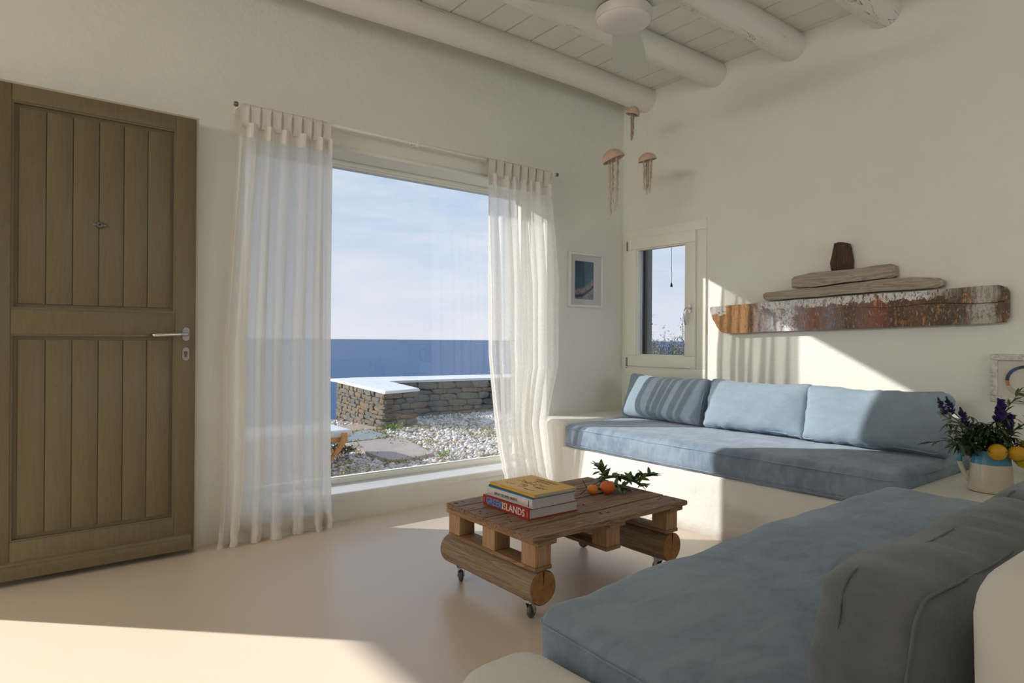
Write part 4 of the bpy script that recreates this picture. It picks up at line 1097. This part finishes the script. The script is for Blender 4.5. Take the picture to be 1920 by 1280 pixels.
for (a, b, z, r, rot, mt, lb) in ((-.030, -.075, .013, .034, (R(80), 0, R(-20)), LEM, 'round yellow lemon at the left, over the rim of the jug'), (.052, -.078, .008, .030, (R(85), R(50), R(30)), LEM, 'oblong yellow lemon in the middle of the three over the rim'), (.105, -.07, -.022, .036, (R(80), R(20), 0), LEM2, 'greenish yellow lemon at the right, lowest over the rim'), (.125, -.055, .035, .032, (R(60), 0, 0), LEM, 'yellow lemon cut by the right edge of the picture')):
    o = empty('lemon', tuple(Vector((VX, VY, VZ + .165)) + RV * a + DV * b + Vector((0, 0, z))), rot=rot); tag(o, lb, 'lemon', 'lemons tucked into the bouquet')
    bm = bmesh.new(); n = 16; el = 1.0 if a < 0 else 1.32
    lathe(bm, [(0, -r * el * 1.12)] + [(r * math.sin(PI * k / n) ** 1.0, -r * el * math.cos(PI * k / n)) for k in range(1, n)] + [(0, r * el * 1.1)], 24); mesh_obj('peel', bm, mt, o, True)
    bm = bmesh.new(); lathe(bm, [(0, r * el * 1.14), (.0035, r * el * 1.1), (.004, r * el * 1.02)], 8); mesh_obj('stem_end', bm, STEM, o)

# ------------------------------------------------------------------ outdoors
def gz(x, y): return 0.0 if y < 6.6 else -.065 * (y - 6.6)
EARTH = simple('dry_earth', (.30, .25, .18), .95, var=.25, vscale=6, bump=.01, bscale=30)
bm = bmesh.new()
rows = [3.93, 5.2, 6.6, 7.6, 8.6, 9.45]
xsn = [-30, -10, 0, 2, 4, 6, 10, 16]
V = [[bm.verts.new((x, y, gz(x, y) - .012)) for x in xsn] for y in rows]
for j in range(len(rows) - 1):
    for i in range(len(xsn) - 1): bm.faces.new([V[j][i], V[j][i + 1], V[j + 1][i + 1], V[j + 1][i]])
edge = [bm.verts.new((x, 9.9, -1.6)) for x in xsn]; low = [bm.verts.new((x, 60, -38)) for x in xsn]
for i in range(len(xsn) - 1):
    bm.faces.new([V[-1][i], V[-1][i + 1], edge[i + 1], edge[i]]); bm.faces.new([edge[i], edge[i + 1], low[i + 1], low[i]])
g_ = mesh_obj('ground_terrace', bm, EARTH); tag(g_, kind='structure')
bm = bmesh.new(); box(bm, 4.06, 16, -20, 3.93, -.5, -.03); tag(mesh_obj('ground_east', bm, EARTH), kind='structure')
# sea
m, t, p = mat_base('sea_water'); o = t.new('ShaderNodeNewGeometry').outputs['Position']
n1 = t.noise(t.mapping(o, (.05, .05, 1)), 1, 8, .7, .5); n2 = t.noise(t.mapping(o, (.0006, .0018, 1)), 1, 5, .6)
dist = t.new('ShaderNodeVectorMath', operation='LENGTH', inp={0: o}).outputs['Value']
c = t.mix(t.ramp(n1, [(.3, (0, 0, 0)), (.75, (1, 1, 1))]), (.045, .10, .20), (.075, .14, .26))
c = t.mix(t.math('MULTIPLY', n2, .5), c, (.10, .17, .29))
t.l.new(c, p.inputs['Base Color']); p.inputs['Roughness'].default_value = .55; p.inputs['Specular IOR Level'].default_value = .12
bm = bmesh.new(); v = [bm.verts.new(q) for q in ((-60000, -60000, -36), (90000, -60000, -36), (90000, 90000, -36), (-60000, 90000, -36))]; bm.faces.new(v)
tag(mesh_obj('sea', bm, m), 'blue sea stretching to the horizon', 'sea', kind='stuff')

# dry-stone wall
sw = empty('stone_wall', (3.49, 6.91, 0)); tag(sw, 'low dry-stone garden wall with a whitewashed top, in front of the sea', 'stone wall')
def stmat():
    m, t, p = mat_base('field_stone'); o = t.coord(); r = t.n.new('ShaderNodeObjectInfo').outputs['Random']
    base = t.ramp(r, [(0, (.46, .40, .30)), (.18, (.34, .34, .29)), (.36, (.56, .42, .27)), (.52, (.42, .40, .34)), (.66, (.58, .38, .22)), (.78, (.50, .45, .36)), (.9, (.30, .31, .29)), (1, (.50, .31, .18))], 'CONSTANT')
    n = t.noise(t.mapping(o, (9, 9, 20)), 2, 6, .7)
    t.l.new(t.mix(t.math('MULTIPLY', n, .8), base, (.18, .15, .11)), p.inputs['Base Color']); p.inputs['Roughness'].default_value = .9
    t.l.new(t.bump(n, .02), p.inputs['Normal']); return m
STONE = stmat()
WHITEW = simple('whitewash', (.86, .86, .84), .8, bump=.006, bscale=18)
rs = random.Random(9)
stone_me = []
for k in range(9):
    bm = bmesh.new(); bmesh.ops.create_cube(bm, size=1); bmesh.ops.subdivide_edges(bm, edges=bm.edges[:], cuts=1, use_grid_fill=True)
    for v in bm.verts:
        q = v.co.copy(); e = sum(1 for c_ in q if abs(c_) > .4)
        v.co *= {1: 1.03, 2: .98, 3: .86}[e]; v.co += Vector((rs.uniform(-.06, .06), rs.uniform(-.05, .05), rs.uniform(-.06, .06)))
    me = bpy.data.meshes.new('stone'); bmesh.ops.recalc_face_normals(bm, faces=bm.faces[:]); bm.to_mesh(me); bm.free(); me.materials.append(STONE); stone_me.append(me)
def stone_face(a, b, z0a, z0b, ztop, rh, ln, depth=.12, skip_ends=0):
    a, b = Vector((a[0], a[1], 0)), Vector((b[0], b[1], 0)); L = (b - a).length; d = (b - a) / L; nrm = Vector((d.y, -d.x, 0)); ang = math.atan2(d.y, d.x)
    z = ztop
    while z > min(z0a, z0b) - .02:
        h = rs.uniform(*rh); s = -rs.uniform(0, .06)
        while s < L:
            l = rs.uniform(*ln); e = min(s + l, L + .005); st = max(s, -.005); zz = z - h / 2
            if L - e < ln[0] * .45: e = L + .005
            if e - st > .03 and zz > lerp(z0a, z0b, (st + e) / 2 / L) - .05:
                hh = h; zc = zz
                o = bpy.data.objects.new('stone', rs.choice(stone_me)); link(o, sw)
                pos = a + d * ((st + e) / 2) + nrm * (rs.uniform(.0, .02) - depth / 2 + .01)
                o.location = (pos.x - 3.49, pos.y - 6.91, zc + rs.uniform(-.004, .004)); o.rotation_euler = (rs.uniform(-.04, .04), rs.uniform(-.05, .05), ang + rs.choice((0, PI)) + rs.uniform(-.04, .04))
                o.scale = ((e - st) * .97, depth, hh * .93)
            s = e
            if e >= L: break
        z -= h
A0, A1, A2, A3, A4 = (3.857, 9.18), (3.49, 6.91), (4.02, 7.07), (4.37, 8.57), (8.2, 8.27)
stone_face(A0, A1, -.22, -.03, .405, (.038, .075), (.10, .30))
stone_face(A1, A2, -.03, -.04, .405, (.05, .085), (.13, .34))
stone_face(A3, A4, -.16, -.16, .405, (.06, .12), (.16, .42))
# mortar core and coping
CORE = simple('wall_core', (.17, .14, .10), .95)
bm = bmesh.new()
def rel(pts): return [(x - 3.49, y - 6.91) for x, y in pts]
prism(bm, rel([(3.90, 9.14), (3.535, 6.955), (3.99, 7.095), (4.33, 8.62), (8.2, 8.32), (8.2, 8.95), (4.35, 9.3)]), -.5, .40, 'z')
bmesh.ops.triangulate(bm, faces=[f for f in bm.faces if len(f.verts) > 4]); mesh_obj('core', bm, CORE, sw)
bm = bmesh.new(); P = rel([(3.84, 9.22), (3.86, 9.5), (4.3, 9.62), (8.2, 9.0), (8.2, 8.24), (4.36, 8.545), (4.05, 7.06), (3.80, 6.965), (3.47, 6.87), (3.60, 7.7)])
prism(bm, P, .402, .437, 'z'); bmesh.ops.bevel(bm, geom=[e for e in bm.edges if abs(e.verts[0].co.z - e.verts[1].co.z) < .001 and e.verts[0].co.z > .42], offset=.012, segments=2, affect='EDGES')
bmesh.ops.triangulate(bm, faces=[f for f in bm.faces if len(f.verts) > 4]); mesh_obj('coping', bm, WHITEW, sw)

# flagstones
def flag(pts, c, label, seed):
    bm = bmesh.new(); n = len(pts); Q = []
    for a, b in zip(pts, pts[1:] + pts[:1]):
        for k in range(4): Q.append((lerp(a[0], b[0], k / 4) + .02 * mn.noise(Vector((a[0] * 5 + k, a[1], seed))), lerp(a[1], b[1], k / 4) + .02 * mn.noise(Vector((a[0] * 3, a[1] + k, seed + 3)))))
    ox, oy = sum(p[0] for p in Q) / len(Q), sum(p[1] for p in Q) / len(Q)
    prism(bm, [(x - ox, y - oy) for x, y in Q], -.03, .034, 'z')
    bmesh.ops.bevel(bm, geom=[e for e in bm.edges if e.verts[0].co.z > 0 and e.verts[1].co.z > 0], offset=.006, segments=2, affect='EDGES')
    bmesh.ops.triangulate(bm, faces=[f for f in bm.faces if len(f.verts) > 4])
    o = mesh_obj('flagstone', bm, simple('slate_slab', c, .8, var=.12, vscale=5, bump=.006, bscale=14)); o.location = (ox, oy, gz(ox, oy))
    return tag(o, label, 'flagstone', 'flagstones of the garden path')
flag([(3.30, 5.98), (2.84, 6.42), (2.52, 6.05), (2.60, 5.88)][::-1] if 0 else [(2.55, 5.98), (2.86, 6.50), (3.18, 6.72), (3.15, 6.15), (3.02, 6.02)], (.31, .33, .32), 'grey slate flagstone nearest the stone wall', 1)
flag([(2.57, 5.93), (3.03, 5.97), (3.22, 6.02), (2.98, 4.95), (2.62, 4.83), (2.50, 4.9)], (.45, .38, .33), 'pinkish flagstone nearest the window', 2)
flag([(2.75, 6.75), (3.05, 6.60), (3.42, 6.78), (3.36, 7.35), (2.9, 7.3)], (.47, .36, .27), 'tan flagstone at the foot of the stone wall', 3)
flag([(2.0, 6.0), (2.48, 6.1), (2.75, 6.6), (2.2, 6.7)], (.30, .33, .36), 'dark slate flagstone under the lounger', 4)
flags2d = [[(2.55, 5.98), (2.86, 6.50), (3.18, 6.72), (3.15, 6.15), (3.02, 6.02)], [(2.57, 5.93), (3.03, 5.97), (3.22, 6.02), (2.98, 4.95), (2.62, 4.83), (2.50, 4.9)], [(2.75, 6.75), (3.05, 6.60), (3.42, 6.78), (3.36, 7.35), (2.9, 7.3)], [(2.0, 6.0), (2.48, 6.1), (2.75, 6.6), (2.2, 6.7)]]
def inpoly(x, y, P):
    c = False; j = len(P) - 1
    for i in range(len(P)):
        if (P[i][1] > y) != (P[j][1] > y) and x < (P[j][0] - P[i][0]) * (y - P[i][1]) / (P[j][1] - P[i][1]) + P[i][0]: c = not c
        j = i
    return c
wallpoly = [(3.86, 9.3), (3.46, 6.88), (4.05, 7.04), (4.36, 8.55), (8.2, 8.25), (8.2, 9.5)]
# gravel: pebbles as real geometry
bm = bmesh.new(); bmesh.ops.create_icosphere(bm, subdivisions=1, radius=1); bm.verts.ensure_lookup_table()
iv = np.array([v.co[:] for v in bm.verts]); itf = np.array([[v.index for v in f.verts] for f in bm.faces]); bm.free()
ng = np.random.default_rng(3); rp = random.Random(31); C_ = []
while len(C_) < 11500:
    y = 4.0 + 5.2 * rp.random() ** 1.35; x = rp.uniform(.42 * y - .35, .88 * y + .2)
    if inpoly(x, y, wallpoly) or any(inpoly(x, y, P) for P in flags2d): continue
    C_.append((x, y))
C_ = np.array(C_); N = len(C_)
sz = ng.uniform(.012, .030, N)[:, None, None] * (ng.uniform(.65, 1.2, (N, 1, 3)) * np.array([1, 1, .65]))
Vv = iv[None] * (1 + ng.uniform(-.18, .18, (N, 12, 1))) * sz
an = ng.uniform(0, 2 * PI, N); ca, sa = np.cos(an)[:, None], np.sin(an)[:, None]
X = Vv[..., 0] * ca - Vv[..., 1] * sa; Y = Vv[..., 0] * sa + Vv[..., 1] * ca
gzz = np.where(C_[:, 1] < 6.6, 0, -.065 * (C_[:, 1] - 6.6)) + ng.uniform(-.008, .012, N)
VV = np.stack([X + C_[:, :1], Y + C_[:, 1:2], Vv[..., 2] + gzz[:, None]], -1).reshape(-1, 3)
FF = (itf[None] + (np.arange(N) * 12)[:, None, None]).reshape(-1, 3)
me = bpy.data.meshes.new('gravel'); me.vertices.add(len(VV)); me.vertices.foreach_set('co', VV.ravel()); me.loops.add(FF.size); me.loops.foreach_set('vertex_index', FF.ravel().astype(np.int32))
me.polygons.add(len(FF)); me.polygons.foreach_set('loop_start', np.arange(0, FF.size, 3, dtype=np.int32)); me.update(calc_edges=True); me.validate()
m, t, p = mat_base('pebble'); r = t.n.new('ShaderNodeNewGeometry').outputs['Random Per Island']
t.l.new(t.ramp(r, [(0, (.60, .56, .52)), (.25, (.74, .70, .66)), (.5, (.42, .39, .37)), (.60, (.68, .61, .52)), (.8, (.82, .79, .75)), (.92, (.52, .40, .28)), (1, (.35, .33, .33))], 'CONSTANT'), p.inputs['Base Color']); p.inputs['Roughness'].default_value = .8
me.materials.append(m); go = link(bpy.data.objects.new('gravel', me)); tag(go, 'pale grey and white pebbles covering the garden terrace', 'gravel', kind='stuff')
# ground-cover plants between the pebbles
GC = leafmat('succulent_green', (.16, .21, .06), (.52, .40, .10), .6); GG = leafmat('grass_green', (.20, .32, .09), (.42, .48, .16), .6)
def ground_cover(name, n, where, mat, label, L=(.015, .035)):
    sp = []
    while len(sp) < n:
        x, y = where(); cl_ = rp.randint(4, 9)
        for k in range(cl_):
            a = rp.uniform(0, 2 * PI); sp.append(((x + rp.uniform(-.02, .02), y + rp.uniform(-.02, .02), gz(x, y) + .008 + rp.random() * .02), (math.cos(a), math.sin(a), rp.uniform(.3, 1.6)), (0, 0, 1), rp.uniform(*L), .009, .1))
    bm = bmesh.new()
    for pos, d, upv, LL, W, b in sp:
        d = Vector(d).normalized(); s = d.cross(Vector(upv)).normalized(); P = Vector(pos)
        bm.faces.new([bm.verts.new(P), bm.verts.new(P + d * LL * .5 + s * W * .6), bm.verts.new(P + d * LL), bm.verts.new(P + d * LL * .5 - s * W * .6)])
    return tag(mesh_obj(name, bm, mat), label, 'ground cover', kind='stuff')
def edgewhere():
    P = rp.choice(flags2d); i = rp.randrange(len(P)); a, b = P[i], P[(i + 1) % len(P)]; q = rp.random()
    return lerp(a[0], b[0], q) + rp.gauss(0, .035), lerp(a[1], b[1], q) + rp.gauss(0, .04)
ground_cover('creeping_plants', 2600, edgewhere, GC, 'creeping yellow-green plants along the edges of the flagstones')
def patchwhere():
    while 1:
        y = rp.uniform(4.2, 8.2); x = rp.uniform(.42 * y - .3, .88 * y)
        if mn.noise(Vector((x * 1.3, y * 1.3, 2))) > .12 and not inpoly(x, y, wallpoly): return x, y
ground_cover('scattered_weeds', 4200, patchwhere, GC, 'small weeds scattered in patches over the gravel')
ground_cover('grass_strip', 2600, lambda: (rp.uniform(1.4, 4.0), 4.05 + abs(rp.gauss(0, .16))), GG, 'green grass strip growing along the foot of the picture window', (.02, .05))
def bushlet(name, loc, r, h, n, mat, label, cat, grp=None, L=.03, W=.012, tw=10, stiff=.5):
    o = empty(name, loc); tag(o, label, cat, grp); r2 = random.Random(hash(label) % 999 if 0 else int(loc[0] * 100)); bm = bmesh.new(); sp = []
    for k in range(tw):
        a = 2 * PI * k / tw + r2.uniform(-.3, .3); q = r * r2.uniform(.3, 1); tip = Vector((q * math.cos(a), q * math.sin(a), h * r2.uniform(.6, 1)))
        P = [Vector((0, 0, -.02)), tip * .4 + Vector((0, 0, h * .15)), tip * .75, tip]; tube(bm, P, [.006 * h, .005 * h, .004 * h, .002 * h], 4)
        for j in range(n // tw):
            c_ = r2.uniform(.25, 1.02); p_ = P[1].lerp(P[2], (c_ - .25) / .4) if c_ < .65 else P[2].lerp(P[3], (c_ - .65) / .37)
            p_ = p_ + Vector((r2.uniform(-1, 1), r2.uniform(-1, 1), r2.uniform(-1, 1))) * r * .12
            sp.append((p_, (r2.uniform(-1, 1), r2.uniform(-1, 1), r2.uniform(-.2, 1.2)), (0, 0, 1), L * r2.uniform(.6, 1.2), W, .1))
    mesh_obj('branches', bm, TWIG, o, True); tag(mesh_obj('foliage', leaves_bm(sp), mat, o, True), kind='stuff'); return o
bushlet('green_tuft', (3.42, 6.52, gz(3.4, 6.52)), .13, .10, 260, leafmat('bright_green', (.12, .24, .03), (.30, .42, .08), .5), 'bright green tuft growing between the pebbles before the stone wall', 'plant')
bushlet('green_weed', (2.95, 4.72, 0), .07, .10, 120, GG, 'small green weed with upright shoots at the end of the pink flagstone', 'plant')
bushlet('grey_weed', (2.28, 5.35, 0), .20, .12, 420, leafmat('grey_green', (.08, .10, .05), (.20, .20, .09), .7), 'dark grey-green weed under the lounger leg', 'plant')
for k, (x, y, lb) in enumerate([(3.62, 9.36, 'bare twiggy plant standing against the end of the stone wall'), (3.45, 9.25, 'bare twiggy plant half hidden by the left curtain')]):
    bushlet('twiggy_plant', (x, y, gz(x, y)), .09, .36 - .1 * (k == 0), 60, leafmat('dry_twig', (.16, .13, .10), (.30, .24, .17), .8), lb, 'plant', 'twiggy plants at the terrace edge', .02, .006, 9)
# bushes outside the small window
SH = leafmat('silver_shrub', (.22, .22, .15), (.46, .44, .33), .7)
for k, (x, y, h, lb) in enumerate([(7.25, 6.0, 1.36, 'grey-green shrub at the left behind the small window'), (7.65, 5.72, 1.30, 'grey-green shrub at the right behind the small window, with one tall spike')]):
    ob = empty('shrub', (x, y, -.03)); tag(ob, lb, 'shrub', 'shrubs outside the small window'); r2 = random.Random(40 + k); bm = bmesh.new(); sp = []
    for j in range(34):
        a = r2.uniform(0, 2 * PI); q = .62 * math.sqrt(r2.random()); hh = h * (1 - .28 * (q / .62)) * r2.uniform(.86, 1.06)
        if j == 0: q, hh = .05, h * 1.10
        tip = Vector((q * math.cos(a), q * math.sin(a), hh)); P = [Vector((0, 0, 0)), Vector((tip.x * .5, tip.y * .5, hh * .5)), Vector((tip.x * .9, tip.y * .9, hh * .8)), tip]
        tube(bm, P, [.012, .008, .005, .002], 4)
        for i in range(75):
            c_ = r2.random() ** .8; p_ = P[1].lerp(P[3], c_) + Vector((r2.uniform(-1, 1), r2.uniform(-1, 1), r2.uniform(-1, 1))) * .045
            sp.append((p_, (r2.uniform(-1, 1), r2.uniform(-1, 1), r2.uniform(-.3, 1)), (0, 0, 1), r2.uniform(.028, .05), .016, .1))
    mesh_obj('branches', bm, TWIG, ob, True); tag(mesh_obj('foliage', leaves_bm(sp), SH, ob, True), kind='stuff')

# sun lounger: only its foot end shows beside the left curtain
lo = empty('sun_lounger', (2.05, 5.39, 0), R(1)); tag(lo, 'wooden sun lounger with a white cushion, cut off by the left curtain', 'lounger')
bm = rbox_bm(.50, .285, .032, .02, (8, 6, 2))
for v in bm.verts: v.co += Vector((-.27, 0, .252))
mesh_obj('cushion', bm, simple('white_canvas', (.82, .80, .80), .8), lo, True)
for y in (-.255, .255):
    bbox('side_rail', -.74, .19, y - .018, y + .018, .185, .222, ORANGEW, lo, .004)
for k in range(6): bbox('slat', -.72 + k * .152, -.64 + k * .152, -.255, .255, .205, .221, ORANGEW, lo, .003)
for y in (-.29, .29):
    for (xa, sg) in ((.17, 1), (-.70, -1)):
        bm = bmesh.new(); P = []
        for j in range(11):
            q = j / 10; P.append((xa - sg * (.02 + .19 * q * q), y, .262 - .262 * q))
        N_ = len(P); o1 = [(x + .022, z) for x, _, z in P]; o2 = [(x - .022, z) for x, _, z in P]
        prism(bm, o1 + o2[::-1], y - .016, y + .016, 'y'); bmesh.ops.triangulate(bm, faces=[f for f in bm.faces if len(f.verts) > 4]); mesh_obj('curved_leg', bm, ORANGEW, lo)
    bm = bmesh.new(); box(bm, -.6, .05, y - .012, y + .012, .10, .135); mesh_obj('stretcher', bm, ORANGEW, lo)

# added canvas sheet, out of view, shaped to trim sun through the doorway
ss = empty('sun_mask', (-2.6, 4.6, 2.18)); tag(ss, 'canvas sheet added out of view to trim the sun through the doorway', 'sun mask')
bm = bmesh.new(); prism(bm, [(-1.8, -.65), (1.90, -.65), (-.62, 1.80), (-.62, 1.03), (-1.8, 1.03)], 0, .004, 'z'); mesh_obj('canvas', bm, simple('canvas', (.6, .56, .5), .8), ss)
bm = bmesh.new(); tube(bm, [(-1.83, 1.06, -2.3), (-1.83, 1.06, .1)], .03, 10); mesh_obj('post', bm, ORANGEW, ss, True)

bpy.context.view_layer.update()
